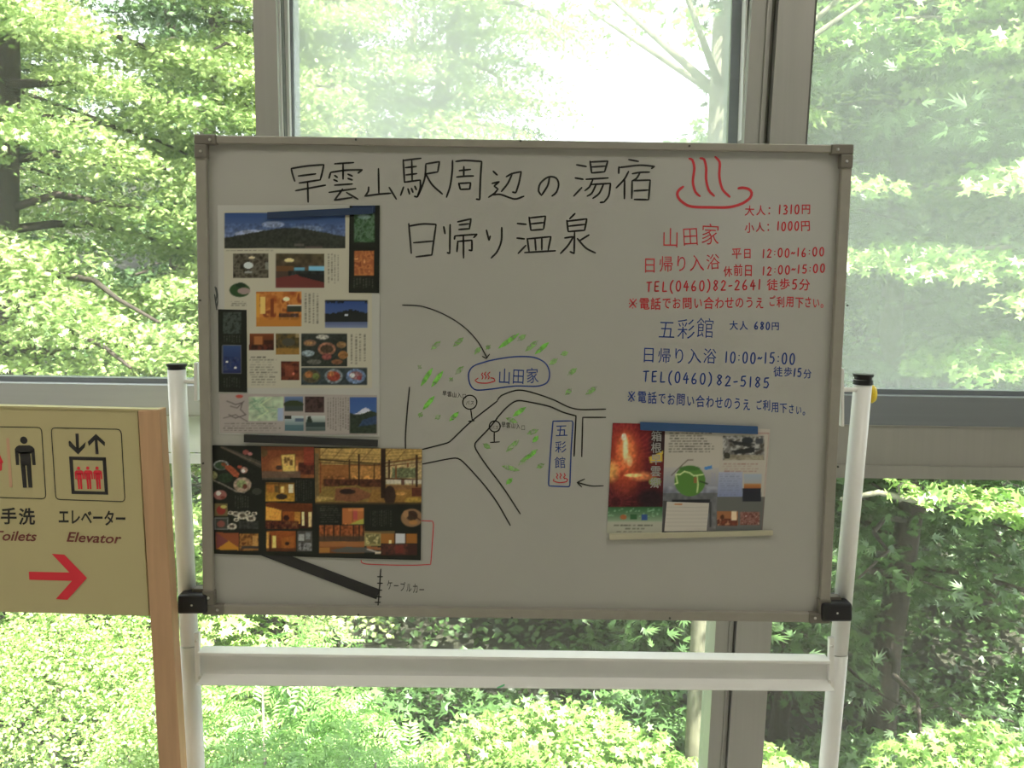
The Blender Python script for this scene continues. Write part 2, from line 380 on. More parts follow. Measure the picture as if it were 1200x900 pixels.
# crossbar: a channel open to the front, plus its end plates and bolts
zc = [P(600, y, 0)[2] for y in (767, 775, 798, 807)]
def cb(p, q, y0, y1):
    (xl, yl), (xr, yr) = p; (xl2, yl2), (xr2, yr2) = q
    return MB().slab([(xl, yl), (xr, yr), (xr2, yr2), (xl2, yl2)], y0, y1)
web = cb(((233, 768), (975, 772)), ((233, 796), (977, 802)), .012, .02)
web.build('crossbar', M['post'], wb)
MB().hexa([(P(231, 760, -.008)[0], -.008, P(231, 768, -.008)[2]), (P(974, 770, -.008)[0], -.008, P(974, 778, -.008)[2]), (P(974, 770, -.008)[0], -.008, P(974, 775, -.008)[2]), (P(231, 760, -.008)[0], -.008, P(231, 765, -.008)[2]),
           (P(231, 760, -.008)[0], .030, P(231, 768, -.008)[2]), (P(974, 770, -.008)[0], .030, P(974, 778, -.008)[2]), (P(974, 770, -.008)[0], .030, P(974, 775, -.008)[2]), (P(231, 760, -.008)[0], .030, P(231, 765, -.008)[2])]).build('crossbar_top_flange', M['post'], wb, bevel=.0008)
yb0 = -.034
l, r = P(230, 801, yb0), P(978, 808, yb0)
MB().hexa([(l[0], yb0, l[2] - .004), (r[0], yb0, r[2] - .004), (r[0], yb0, r[2] - .0015), (l[0], yb0, l[2] - .0015), (l[0], .02, l[2] - .004), (r[0], .02, r[2] - .004), (r[0], .02, r[2] + .001), (l[0], .02, l[2] + .001)]).build('crossbar_bottom_flange', M['post'], wb, bevel=.0008)
MB().slab([(227, 742), (233, 742), (234, 800), (229, 800)], .0, .012).build('end_bracket', M['post'], wb, bevel=.001)
MB().slab([(972, 748), (978, 748), (977.5, 806), (971, 806)], .0, .012).build('end_bracket', M['post'], wb, bevel=.001)
for x, y in ((230, 751), (975, 757), (234, 794), (972, 799)): disc(x, y, .0032, -.001, M['screw'], 'bolt', depth=.003)

# ------------------------------------------------------------------ marker writing
YI = -.0006
def ribbon_into(V, Fs, pts, wpx, Y=YI, taper=.75, smooth=True):
    """a pen stroke through pixel points, wpx wide"""
    p = np.array(pts, float)
    if smooth and len(p) > 2:                      # Catmull-Rom
        e = np.vstack([2*p[0]-p[1], p, 2*p[-1]-p[-2]]); out = []
        for i in range(1, len(e) - 2):
            L = np.linalg.norm(e[i+1]-e[i]); n = max(2, min(10, int(L / 2.5)))
            a0 = e[i]-e[i-1]; a1 = e[i+1]-e[i]; a2 = e[i+2]-e[i+1]
            def cosang(a, b): return float(a @ b / (np.linalg.norm(a) * np.linalg.norm(b) + 1e-9))
            m0 = (e[i+1]-e[i-1]) / 2 if cosang(a0, a1) > .45 else a1 * .6
            m1 = (e[i+2]-e[i]) / 2 if cosang(a1, a2) > .45 else a1 * .6
            lim = L * 1.0
            for m_ in (m0, m1):
                q = np.linalg.norm(m_)
                if q > lim: m_ *= lim / q
            for t in np.linspace(0, 1, n, endpoint=False):
                h00 = 2*t**3-3*t**2+1; h10 = t**3-2*t**2+t; h01 = -2*t**3+3*t**2; h11 = t**3-t**2
                out.append(h00*e[i] + h10*m0 + h01*e[i+1] + h11*m1)
        out.append(p[-1]); p = np.array(out)
    if len(p) == 2: p = np.array([p[0] + (p[1]-p[0]) * t for t in (0, .25, .5, .75, 1)])
    n = len(p); T_ = np.gradient(p, axis=0); T_ /= (np.linalg.norm(T_, axis=1, keepdims=True) + 1e-9)
    Nn = np.stack([-T_[:, 1], T_[:, 0]], 1)
    wv = np.full(n, wpx / 2.0); wv[0] *= taper; wv[-1] *= taper
    k = len(V)
    # rounded ends
    cap0 = p[0] - T_[0] * wpx * .35; cap1 = p[-1] + T_[-1] * wpx * .35
    V.append(P(cap0[0], cap0[1], Y))
    for i in range(n):
        a = p[i] + Nn[i] * wv[i]; b = p[i] - Nn[i] * wv[i]
        V.append(P(a[0], a[1], Y)); V.append(P(b[0], b[1], Y))
    V.append(P(cap1[0], cap1[1], Y))
    Fs.append((k, k + 1, k + 2))
    for i in range(n - 1):
        a = k + 1 + 2 * i; Fs.append((a, a + 2, a + 3, a + 1))
    Fs.append((k + 2*n - 1, k + 2*n + 1, k + 2*n))
def strokes(name, lst, wpx, m, label=None, parent=wb, Y=YI, smooth=True, tf=None, taper=.75):
    V = []; Fs = []
    for s in lst:
        if tf: s = [(tf[0] + x / tf[2], tf[1] + y / tf[2]) for x, y in s]
        ribbon_into(V, Fs, s, wpx, Y, taper, smooth)
    return obj(name, V, Fs, m, parent, label=label)
A = (320, 160, 4.0); B = (580, 160, 3.75); C3 = (700, 170, 6.0); C5 = (500, 170, 10.0)
K = M['ink_black']
title = [
 (A, [[(85,150),(92,180),(102,210)], [(85,150),(160,138),(238,132)],[(238,132),(230,170),(222,200)], [(118,185),(200,175)], [(122,218),(222,203)], [(105,254),(180,240),(246,228)], [(162,212),(164,308)]]),
 (A, [[(288,128),(378,122)], [(270,168),(262,196)],[(270,168),(340,158),(418,156)],[(418,156),(398,172)], [(328,126),(328,200)], [(288,182),(302,192)],[(284,202),(302,210)], [(350,176),(372,186)],[(350,196),(372,204)], [(288,228),(372,222)], [(262,262),(388,244)], [(326,246),(306,274),(288,298)], [(288,298),(370,286)], [(344,262),(398,294)]]),
 (A, [[(494,150),(496,270)], [(448,236),(446,258),(430,280)],[(430,279),(500,270),(552,266)], [(544,238),(578,294)]]),
 (A, [[(610,108),(616,215)], [(610,112),(694,102)], [(620,146),(672,140)], [(622,180),(674,174)], [(650,110),(652,208)], [(616,214),(690,204)],[(690,204),(690,240),(676,284)],[(676,284),(662,280)], [(612,236),(598,276)], [(632,244),(640,270)],[(648,242),(656,262)],[(664,232),(672,250)], [(716,128),(780,118)],[(780,118),(772,166)],[(772,166),(712,176)], [(716,130),(712,190),(696,240),(676,284)], [(716,176),(745,225),(794,270)]]),
 (C5, [[(303,180),(300,300),(275,480),(232,612)], [(340,192),(450,180),(645,192)],[(645,192),(630,400),(622,640)],[(622,640),(580,632)], [(436,250),(434,370)],[(380,300),(515,285)],[(350,375),(450,365),(550,362)], [(375,445),(395,520)],[(375,450),(515,442)],[(515,442),(505,515)],[(395,520),(510,515)]]),
 (C5, [[(778,305),(828,352)], [(765,450),(850,430)],[(850,430),(790,480)],[(790,480),(835,515),(800,560),(725,612)], [(770,585),(860,578),(1030,632),(1140,600)], [(932,372),(1000,335),(1108,312)],[(1108,312),(1080,450),(1045,560)],[(1045,560),(1005,550)], [(1000,345),(950,450),(875,545)]]),
 (B, [[(240,178),(232,215),(205,258),(192,240),(200,205),(235,178),(268,182),(280,210),(270,245),(250,262)]]),
 (B, [[(358,124),(402,132)],[(352,182),(388,188)],[(346,262),(382,224)], [(418,108),(425,160)],[(418,112),(496,108)],[(496,108),(482,155)],[(425,134),(485,130)],[(425,160),(480,155)], [(400,188),(498,182)], [(430,190),(415,222),(395,238)], [(420,211),(508,206)],[(508,206),(500,260),(480,288)],[(480,288),(462,290)], [(445,210),(425,250),(405,262)], [(478,208),(458,250),(430,272)]]),
 (C3, [[(220,102),(290,115)], [(152,152),(150,200)],[(155,158),(300,142),(402,150)],[(402,150),(380,165)], [(220,185),(190,240),(132,302)], [(192,240),(190,378)], [(245,202),(300,192),(368,190)], [(300,195),(275,235),(248,250)],[(245,250),(242,375)],[(248,250),(372,246)],[(372,246),(360,385)],[(258,322),(358,316)],[(260,382),(356,384)]]),
]
sub = [
 (A, [[(636,408),(648,548)],[(638,420),(700,410),(764,412)],[(764,412),(744,556)],[(658,498),(752,490)],[(670,564),(744,555)]]),
 (A, [[(800,422),(806,456)],[(830,412),(828,548)],[(828,548),(816,544)], [(865,400),(928,386)],[(928,386),(920,432)], [(872,414),(918,409)], [(870,436),(922,432)], [(852,466),(850,482)],[(852,466),(956,458)],[(956,458),(940,474)], [(866,490),(862,540)], [(866,492),(932,486)],[(932,486),(932,535)],[(932,535),(918,532)], [(892,462),(893,570)]]),
 (A, [[(1000,438),(1012,486)],[(1012,486),(1018,466)], [(1072,426),(1070,490),(1050,540),(1022,570)]]),
 (B, [[(98,382),(138,386)],[(96,446),(130,450)],[(102,514),(136,478)], [(150,354),(158,412)],[(152,358),(222,350)],[(222,350),(214,405)],[(158,384),(215,378)],[(160,412),(212,408)],[(142,448),(150,505)],[(142,450),(246,440)],[(246,440),(234,498)],[(176,448),(180,500)],[(206,446),(206,498)],[(130,510),(266,502)]]),
 (B, [[(352,338),(328,362)], [(316,368),(322,418)],[(318,372),(404,362)],[(404,362),(394,412)],[(324,394),(396,386)],[(324,418),(392,412)], [(350,420),(348,514)],[(348,514),(330,506)], [(306,446),(345,440)],[(345,440),(320,480),(288,514)], [(414,432),(372,458)], [(362,448),(400,490),(442,512)]]),
]
def px_strokes(groups): return [[(tf[0] + x / tf[2], tf[1] + y / tf[2]) for x, y in s] for tf, ss in groups for s in ss]
for ch, g_ in zip('早雲山駅周辺の湯宿', title): strokes('title_character', px_strokes([g_]), 2.25, K, 'large black handwritten character ' + ch)
for ch, g_ in zip('日帰り温泉', sub): strokes('title_character', px_strokes([g_]), 2.25, K, 'large black handwritten character ' + ch + ', second line')
strokes('hot_spring_symbol', [[(645,95),(668,105),(682,160),(672,260),(690,330),(722,360)], [(722,92),(750,100),(765,160),(765,240),(785,320),(822,358)], [(828,82),(860,120),(858,220),(880,310),(932,365)]], 2.9, M['ink_red'], 'large red hot spring steam mark', tf=C3)
strokes('hot_spring_bowl', [[(605,292),(575,315),(562,345),(580,385),(650,430),(800,438),(930,436),(1020,410),(1075,370),(1085,335),(1065,310),(1020,300),(990,305)]], 3.2, M['ink_red'], 'red curved bowl line under the steam mark', tf=C3)

# font writing, glyph by glyph on the plane of the board
_cache = {}
def glyph(ch, off=0.0, shear=0.0):
    key = (ch, off, shear)
    if key in _cache: return _cache[key]
    c = bpy.data.curves.new('glyph', 'FONT'); c.body = ch; c.size = 1.0; c.offset = off; c.resolution_u = 3; c.shear = shear; c.fill_mode = 'BOTH'
    o = bpy.data.objects.new('glyph', c); COL.objects.link(o)
    bpy.context.view_layer.update()
    dg = bpy.context.evaluated_depsgraph_get(); me = bpy.data.meshes.new_from_object(o.evaluated_get(dg))
    V = np.array([v.co[:2] for v in me.vertices]).reshape(-1, 2); Fs = [tuple(p.vertices) for p in me.polygons]
    bpy.data.objects.remove(o); bpy.data.curves.remove(c); bpy.data.meshes.remove(me)
    _cache[key] = (V, Fs); return V, Fs
def adv(ch):
    if ch in ' ': return .45
    if ch in ':/': return .36
    if ch in '1il': return .42
    if ch in '()-~': return .48
    if ord(ch) < 0x2000: return .62
    if 0x3040 <= ord(ch) < 0x3100: return .88
    return 1.0

# hand-drawn shapes of the digits and signs, unit box, y down
def oo(cx, cy, rx, ry, a0=-1.9, n=11, turn=6.28): return [(cx + rx * math.cos(a0 - turn * k / (n - 1)), cy + ry * math.sin(a0 - turn * k / (n - 1))) for k in range(n)]
HAND = {'0': [oo(.5, .5, .36, .48)], '1': [[(.5, .02), (.5, .98)]], '2': [[(.14, .25), (.4, .03), (.8, .2), (.6, .55), (.12, .95)], [(.12, .95), (.92, .93)]],
 '3': [[(.15, .1), (.5, .02), (.8, .22), (.4, .45)], [(.4, .45), (.85, .6), (.7, .92), (.12, .92)]], '4': [[(.55, .02), (.1, .62)], [(.1, .62), (.95, .58)], [(.66, .25), (.62, .98)]],
 '5': [[(.28, .05), (.2, .45)], [(.2, .45), (.6, .38), (.85, .65), (.6, .95), (.12, .9)], [(.28, .05), (.85, .03)]], '6': [[(.62, .02), (.25, .4), (.14, .72), (.35, .96), (.72, .92), (.8, .68), (.5, .55), (.18, .68)]],
 '8': [[(.75, .12), (.4, .02), (.2, .22), (.55, .48), (.82, .75), (.5, .98), (.18, .78), (.5, .46), (.78, .22), (.74, .1)]], ':': [[(.5, .28), (.5, .34)], [(.5, .70), (.5, .76)]], '-': [[(.1, .55), (.9, .5)]],
 '~': [[(.05, .6), (.3, .42), (.6, .6), (.95, .42)]], 'T': [[(.05, .08), (.95, .05)], [(.5, .08), (.48, .96)]], 'E': [[(.2, .05), (.2, .95)], [(.2, .08), (.85, .05)], [(.2, .5), (.78, .48)], [(.2, .95), (.9, .93)]],
 'L': [[(.25, .04), (.22, .94)], [(.22, .94), (.9, .92)]], '(': [[(.75, -.1), (.35, .25), (.35, .8), (.75, 1.15)]], ')': [[(.25, -.1), (.65, .25), (.65, .8), (.25, 1.15)]], '/': [[(.6, .05), (.4, .98)]],
 '※': [[(.12, .12), (.88, .88)], [(.88, .12), (.12, .88)], [(.5, .06), (.5, .12)], [(.5, .9), (.5, .96)], [(.06, .5), (.12, .5)], [(.88, .5), (.94, .5)]]}
jr = random.Random(3)
def write(text, xl, yl, xr, yr, h, m, name='handwriting', label=None, parent=wb, off=.010, shear=0, jit=1.2, Y=YI, Hs=1.0, rot=0, grow=.92):
    """text between pixel xl and xr, centre line yl..yr, full glyph height h"""
    tot = sum(adv(c) for c in text); V = []; Fs = []; x = 0
    for ch in text:
        a = adv(ch); cx = (x + a / 2) / tot; x += a
        if ch == ' ': continue
        px = xl + (xr - xl) * cx; py = yl + (yr - yl) * cx
        wcell = (xr - xl) * a / tot * grow
        if ch in HAND and name == 'handwriting':
            hw = wcell * (.80 if ch not in '/:()' else .95); hh = h * (.86 if ch not in ':-~' else .8); ddy = jr.uniform(-.5, .5)
            for s in HAND[ch]:
                ribbon_into(V, Fs, [(px + (u - .5) * hw + (.5 - v) * hh * .06, py + ddy + (v - .5) * hh) for u, v in s], 1.15 + h * .035, Y, .8)
            continue
        g2, gf = glyph(ch, off, shear)
        if not len(g2): continue
        mn, mx = g2.min(0), g2.max(0)
        cjk = ord(ch) > 0x2000
        if cjk:
            sx = wcell / 1.0; sy = h / 1.0 * 1.02; ox, oy = .5, .38
            gx = (g2[:, 0] - ox) * sx; gy = (g2[:, 1] - oy) * sy
        else:
            wd = mx[0] - mn[0]; sx = min(wcell * .86 / max(wd, .01), h * 1.5) if ch not in '1il:/' else h * 1.15; sy = h * 1.2
            gx = (g2[:, 0] - (mn[0] + mx[0]) / 2) * sx; gy = (g2[:, 1] - .36) * sy
        r = math.radians(jr.uniform(-3, 3) * jit) + rot; dy = jr.uniform(-.5, .5) * jit; sc = 1 + jr.uniform(-.05, .05) * jit
        xx = (gx * math.cos(r) - gy * math.sin(r)) * sc; yy = (gx * math.sin(r) + gy * math.cos(r)) * sc
        k = len(V)
        V += [P(px + a_, py + dy - b_, Y) for a_, b_ in zip(xx, yy)]; Fs += [tuple(i + k for i in f) for f in gf]
    return obj(name, V, Fs, m, parent, label=label)
RD, BL = M['ink_red'], M['ink_blue']
write('大人：1310円', 872, 247, 951, 244.5, 13, RD, label='red writing 大人：1310円')
write('小人：1000円', 872, 266.5, 950, 264, 12.5, RD, label='red writing 小人：1000円')
write('山田家', 774, 279, 844, 274, 25, RD, off=-.008, label='red writing 山田家')
write('日帰り入浴', 752, 311, 845, 306, 20, RD, off=-.002, label='red writing 日帰り入浴')
write('平日', 857, 296, 882, 297, 13, RD, label='red writing 平日')
write('12:00~16:00', 892, 297, 967, 295, 12, RD, label='red writing 12:00~16:00', off=.004)
write('休前日', 847, 318, 883, 316, 14, RD, label='red writing 休前日')
write('12:00~15:00', 892, 317.5, 968, 314.5, 12, RD, label='red writing 12:00~15:00', off=.004)
write('TEL(0460)82-2641', 756, 336, 893, 333.5, 14.5, RD, label='red writing TEL(0460)82-2641', off=.004)
write('徒歩5分', 898, 333, 950, 333.5, 14, RD, label='red writing 徒歩5分')
write('※電話でお問い合わせのうえ', 735, 356, 896, 354.5, 14.5, RD, label='red writing 電話でお問い合わせのうえ')
write('ご利用下さい。', 900, 353, 972, 355, 13.5, RD, label='red writing ご利用下さい')
write('五彩館', 770, 386.5, 838, 384.5, 24, BL, off=-.008, label='blue writing 五彩館')
write('大人', 854, 380.5, 877, 381, 11.5, BL, label='blue writing 大人')
write('680円', 883, 381, 914, 382.5, 10.5, BL, label='blue writing 680円')
write('日帰り入浴', 751, 416, 841, 417, 19.5, BL, off=-.002, label='blue writing 日帰り入浴')
write('10:00~15:00', 848, 418.5, 933, 420.5, 15.5, BL, label='blue writing 10:00~15:00', off=.004)
write('TEL(0460)', 752, 441, 836, 444, 15.5, BL, label='blue writing TEL(0460)', off=.004)
write('82-5185', 838, 445.5, 903, 449, 14.5, BL, label='blue writing 82-5185', off=.004)
write('徒歩/5分', 906, 435, 952, 438, 12, BL, label='blue writing 徒歩/5分')
write('※電話でお問い合わせのうえ', 734, 464, 880, 474, 15, BL, label='blue writing 電話でお問い合わせのうえ')
write('ご利用下さい。', 885, 473.5, 950, 482, 12.5, BL, label='blue writing ご利用下さい')
# map
M5 = (450, 340, 1200/270); M6 = (450, 470, 1200/270)
roads = px_strokes([(M6, [[(200,252),(330,218),(350,205),(450,110),(590,0)]]), (M5, [[(590,575),(610,550),(690,522),(760,530),(880,570),(960,608),(1020,622),(1155,620)]]),
  (M5, [[(585,670),(640,610),(690,577),(740,580),(860,605),(930,635),(1000,655)]]), (M6, [[(1000,75),(995,180),(990,288)],[(1155,85),(1035,85)],[(1035,85),(1030,290)],[(590,90),(540,150),(475,220),(478,250),(530,330),(620,450),(710,588)],[(200,328),(370,297),(410,315),(520,435),(590,530),(658,648)]]),
  (M5, [[(133,505),(120,640),(112,760),(112,826)]])])
strokes('map_roads', roads, 1.7, K, 'thin black hand-drawn map roads')
strokes('map_arrow', [[(95,78),(200,85),(320,130),(420,195),(490,270),(535,350)],[(512,345),(533,356)],[(533,356),(550,333)]], 1.4, K, 'long curved black arrow', tf=M5)
strokes('map_arrow', [[(1143,441),(1080,442),(1008,424)],[(1045,406),(1006,424)],[(1006,424),(1030,448)]], 1.5, K, 'short black arrow pointing left', tf=M6)
strokes('map_outline', [[(480,388),(560,365),(680,347),(780,350),(840,380),(862,430),(850,480),(800,500),(680,500),(560,515),(480,520),(450,495),(440,440),(455,405),(480,388)]], 1.6, BL, 'blue capsule drawn around the inn name', tf=M5)
strokes('map_outline', [[(880,105),(980,103)],[(980,103),(984,115),(975,250),(968,440)],[(968,440),(960,446),(860,442)],[(860,442),(857,430),(868,250),(880,105)]], 1.6, BL, 'blue upright box drawn around the inn name', tf=M6)
write('山田家', 583, 442, 632, 439, 19, BL, label='blue writing 山田家 on the map', off=0)
for ch, x, y in (('五', 658, 505), ('彩', 657, 523.5), ('館', 656.5, 541.5)):
    write(ch, x - 8, y, x + 8, y, 15, BL, label='blue writing %s in the upright box' % ch, off=0)
strokes('hot_spring_symbol', [[(490,458),(474,470),(490,482),(540,484),(578,474),(572,460),(555,457)],[(515,430),(508,440),(516,452),(510,464)],[(530,426),(522,438),(532,450),(526,464)],[(552,426),(540,440),(548,452),(542,464)]], 1.2, RD, 'small red hot spring mark in the capsule', tf=M5)
strokes('hot_spring_symbol', [[(885,405),(882,416),(910,425),(950,420),(957,408),(940,400)],[(898,376),(906,386),(898,394),(904,406)],[(916,376),(924,386),(916,396),(922,406)],[(938,376),(944,388),(936,396),(940,406)]], 1.2, RD, 'small red hot spring mark in the upright box', tf=M6)
def ring(cx, cy, r): return [(cx + r * math.cos(t), cy + r * math.sin(t)) for t in np.linspace(.3, 2 * math.pi + .3, 15)]
strokes('bus_stop_sign', [ring(550.6, 471.4, 8.2), [(551.6, 479.5), (553.5, 493)], [(549, 493.7), (556, 493)]], 1.5, K, 'black bus stop mark above the road')
strokes('bus_stop_sign', [ring(579.8, 499.7, 6.4), [(579.2, 506.5), (579.2, 518)], [(574.5, 518.6), (585.5, 517.8)]], 1.5, K, 'black bus stop mark below the road')
write('バス', 545.5, 472, 556, 472, 5.5, K, name='handwriting', label='tiny black バス in upper stop mark', off=0, jit=.3)
write('バス', 575.5, 501, 584.5, 501, 5, K, name='handwriting', label='tiny black バス in lower stop mark', off=0, jit=.3)
write('早雲山入口', 518, 461, 547, 464, 6.5, K, label='tiny black 早雲山入口 beside upper stop', off=.0)
write('早雲山入口', 587, 497, 616, 501, 7, K, label='tiny black 早雲山入口 beside lower stop', off=.0)
write('ケーブルカー', 453, 685, 498, 691.5, 12, K, label='small black writing ケーブルカー', off=.004)
TK = (400, 600, 1108/160)
strokes('map_track', [[(320,462),(308,640),(295,788)],[(292,525),(335,525)],[(292,578),(335,578)],[(300,632),(330,636)],[(290,688),(325,690)],[(272,733),(318,733)]], 1.5, K, 'black railway line with cross ticks', tf=TK)
strokes('red_outline', [[(650,70),(740,74)],[(740,74),(748,100),(735,300),(725,425)],[(725,425),(600,432),(400,430),(200,422),(165,410),(160,390)]], 1.1, RD, 'thin red line running round the brochure corner', tf=TK)
strokes('marker_scribble', [[(252,336),(254,345),(253,353)],[(253.5,337),(255.5,350),(254,360)],[(251.5,345),(253,356),(254,363)]], 1.6, mat('grey_scribble', (.10, .11, .11), .6), 'dark marker scribble beside the brochure')
gs = px_strokes([(M5, [[(250,410),(195,495)],[(305,425),(250,500)],[(700,228),(600,300)],[(855,275),(790,330)],[(260,555),(205,620)],[(735,612),(675,655)]]), (M6, [[(795,255),(740,300)],[(800,185),(778,212)],[(665,405),(640,430)],[(385,60),(345,100)]])])
for s in gs: strokes('green_shading', [s], 5.0, M['ink_green'], 'pale green marker stroke', Y=-.0004, taper=.3)
gf_ = px_strokes([(M5, [[(410,400),(375,435)],[(550,290),(535,305)],[(800,265),(740,315)],[(290,270),(250,305)],[(410,250),(365,290)],[(190,395),(182,405)],[(900,360),(865,385)],[(955,325),(925,335)],[(1105,505),(1055,540)],[(975,515),(948,542)],[(195,640),(185,660)],[(700,260),(735,235)],[(345,470),(355,460)],[(475,330),(500,300)],[(1000,410),(960,440)],[(290,655),(270,668)]]),
   (M6, [[(700,205),(640,260)],[(760,280),(705,330)],[(800,150),(750,170)],[(700,360),(620,340)],[(520,225),(550,245)],[(830,330),(800,345)],[(640,90),(690,110)]])])
for s in gf_: strokes('green_shading', [s], 5.5, M['ink_green_faint'], 'faded pale green marker stroke', Y=-.00035, taper=.3)
strokes('green_mark', [[(583,806),(588,804),(591,802.5)]], 2.2, mat('green_paint', (.20, .72, .36), .5), 'small green marker smear on crossbar', Y=-.0345)
# ------------------------------------------------------------------ printed brochures: flat print held as colours on the sheets
KL = np.array([.42, .40, .325])             # how bright a pure white sheet shows on this board
def lin(c):
    c = np.asarray(c, float) / 255.0
    return np.where(c <= .04045, c / 12.92, ((c + .055) / 1.055) ** 2.4)
def m_print():
    m, t, b = nt('printed_paper')
    a = t.nodes.new('ShaderNodeAttribute'); a.attribute_name = 'print'
    t.links.new(a.outputs['Color'], b.inputs['Base Color']); b.inputs['Roughness'].default_value = .42; b.inputs['Specular IOR Level'].default_value = .3
    return m
M['print'] = m_print()
prn = np.random.default_rng(11)
def smooth_noise(h, w_, s, seed):
    r = np.random.default_rng(seed); gh, gw = int(h / s) + 3, int(w_ / s) + 3
    g_ = r.random((gh, gw)); y = np.linspace(0, gh - 1.01, h); x = np.linspace(0, gw - 1.01, w_)
    yi, xi = y.astype(int), x.astype(int); fy, fx = (y - yi)[:, None], (x - xi)[None]
    yi1, xi1 = np.minimum(yi + 1, gh - 1), np.minimum(xi + 1, gw - 1)
    return (g_[yi][:, xi] * (1-fy) * (1-fx) + g_[yi1][:, xi] * fy * (1-fx) + g_[yi][:, xi1] * (1-fy) * fx + g_[yi1][:, xi1] * fy * fx)
class Canvas:
    R = 1.3
    def __init__(s, x0, y0, x1, y1, col):
        s.x0, s.y0 = x0, y0; s.w = int((x1 - x0) * s.R) + 1; s.h = int((y1 - y0) * s.R) + 1
        s.a = np.ones((s.h, s.w, 3)) * np.array(col, float)
        s.Y, s.X = np.mgrid[0:s.h, 0:s.w]; s.X = s.X / s.R + x0; s.Y = s.Y / s.R + y0; s.seed = 1
    def mask(s, m, col, al=1.0):
        m = m[..., None] * al; s.a = s.a * (1 - m) + np.array(col, float) * m
    def rect(s, x0, y0, x1, y1, col, al=1.0): s.mask(((s.X >= x0) & (s.X < x1) & (s.Y >= y0) & (s.Y < y1)).astype(float), col, al)
    def quad(s, q, col, al=1.0):
        m = np.ones_like(s.X)
        for i in range(len(q)):
            (ax, ay), (bx, by) = q[i], q[(i+1) % len(q)]
            m = m * (((bx-ax) * (s.Y-ay) - (by-ay) * (s.X-ax)) >= 0)
        s.mask(m, col, al)
    def grad(s, x0, y0, x1, y1, c0, c1):
        m = ((s.X >= x0) & (s.X < x1) & (s.Y >= y0) & (s.Y < y1))[..., None]
        t = np.clip((s.Y - y0) / (y1 - y0), 0, 1)[..., None]
        s.a = np.where(m, np.array(c0, float) * (1-t) + np.array(c1, float) * t, s.a)
    def ell(s, cx, cy, rx, ry, col, al=1.0, soft=.15):
        d = ((s.X - cx) / rx) ** 2 + ((s.Y - cy) / ry) ** 2
        s.mask(np.clip((1 - d) / soft, 0, 1), col, al)
    def line(s, pts, wd, col, al=1.0):
        for (ax, ay), (bx, by) in zip(pts[:-1], pts[1:]):
            L = max((bx-ax) ** 2 + (by-ay) ** 2, 1e-6)
            t = np.clip(((s.X-ax) * (bx-ax) + (s.Y-ay) * (by-ay)) / L, 0, 1)
            d = np.hypot(s.X - ax - t * (bx-ax), s.Y - ay - t * (by-ay))
            s.mask(np.clip(wd / 2 + .5 - d, 0, 1), col, al)
    def noise(s, x0, y0, x1, y1, amp, sc=2.5):
        s.seed += 1
        m = ((s.X >= x0) & (s.X < x1) & (s.Y >= y0) & (s.Y < y1))[..., None]
        n = (smooth_noise(s.h, s.w, sc * s.R, s.seed) - .5)[..., None] * 2 * amp
        s.a = np.where(m, np.clip(s.a * (1 + n), 2, 255), s.a)
    def pal(s, x0, y0, x1, y1, cols, sc=4):
        """patches of a small palette with soft edges, busy like a printed photo"""
        s.seed += 1
        m = ((s.X >= x0) & (s.X < x1) & (s.Y >= y0) & (s.Y < y1))[..., None]
        n = .65 * smooth_noise(s.h, s.w, sc * s.R, s.seed * 7) + .35 * smooth_noise(s.h, s.w, sc * .45 * s.R, s.seed * 13)
        n = np.clip((n - .2) / .6, 0, .999) * (len(cols) - 1); i = n.astype(int); f = (n - i)[..., None]; f = np.clip((f - .25) * 2, 0, 1)
        c = np.array(cols, float); s.a = np.where(m, c[i] * (1 - f) + c[np.minimum(i + 1, len(cols) - 1)] * f, s.a)
    def tl(s, x0, y0, x1, n, pitch, col, al=.7):       # lines of tiny horizontal print
        for i in range(n):
            y = y0 + i * pitch; x = x0 + prn.random() * 3
            xe = x1 - prn.random() * (x1 - x0) * .25
            while x < xe:
                l = 2 + prn.random() * 5; s.rect(x, y, min(x + l, xe), y + pitch * .45, col, al * (.5 + .5 * prn.random())); x += l + .8 + prn.random() * 1.5
    def tv(s, x0, y0, y1, n, pitch, col, al=.6):       # columns of tiny vertical print
        for i in range(n):
            x = x0 + i * pitch; y = y0 + prn.random() * 2; ye = y1 - prn.random() * (y1 - y0) * .2
            while y < ye:
                l = 1 + prn.random() * 3; s.rect(x, y, x + pitch * .5, min(y + l, ye), col, al * (.5 + .5 * prn.random())); y += l + .9
    def at(s, x, y):
        i = np.clip(((y - s.y0) * s.R), 0, s.h - 1.001); j = np.clip(((x - s.x0) * s.R), 0, s.w - 1.001)
        i0, j0 = i.astype(int), j.astype(int); fi, fj = (i - i0)[:, None], (j - j0)[:, None]
        i1, j1 = np.minimum(i0 + 1, s.h - 1), np.minimum(j0 + 1, s.w - 1)
        return s.a[i0, j0] * (1-fi) * (1-fj) + s.a[i1, j0] * fi * (1-fj) + s.a[i0, j1] * (1-fi) * fj + s.a[i1, j1] * fi * fj
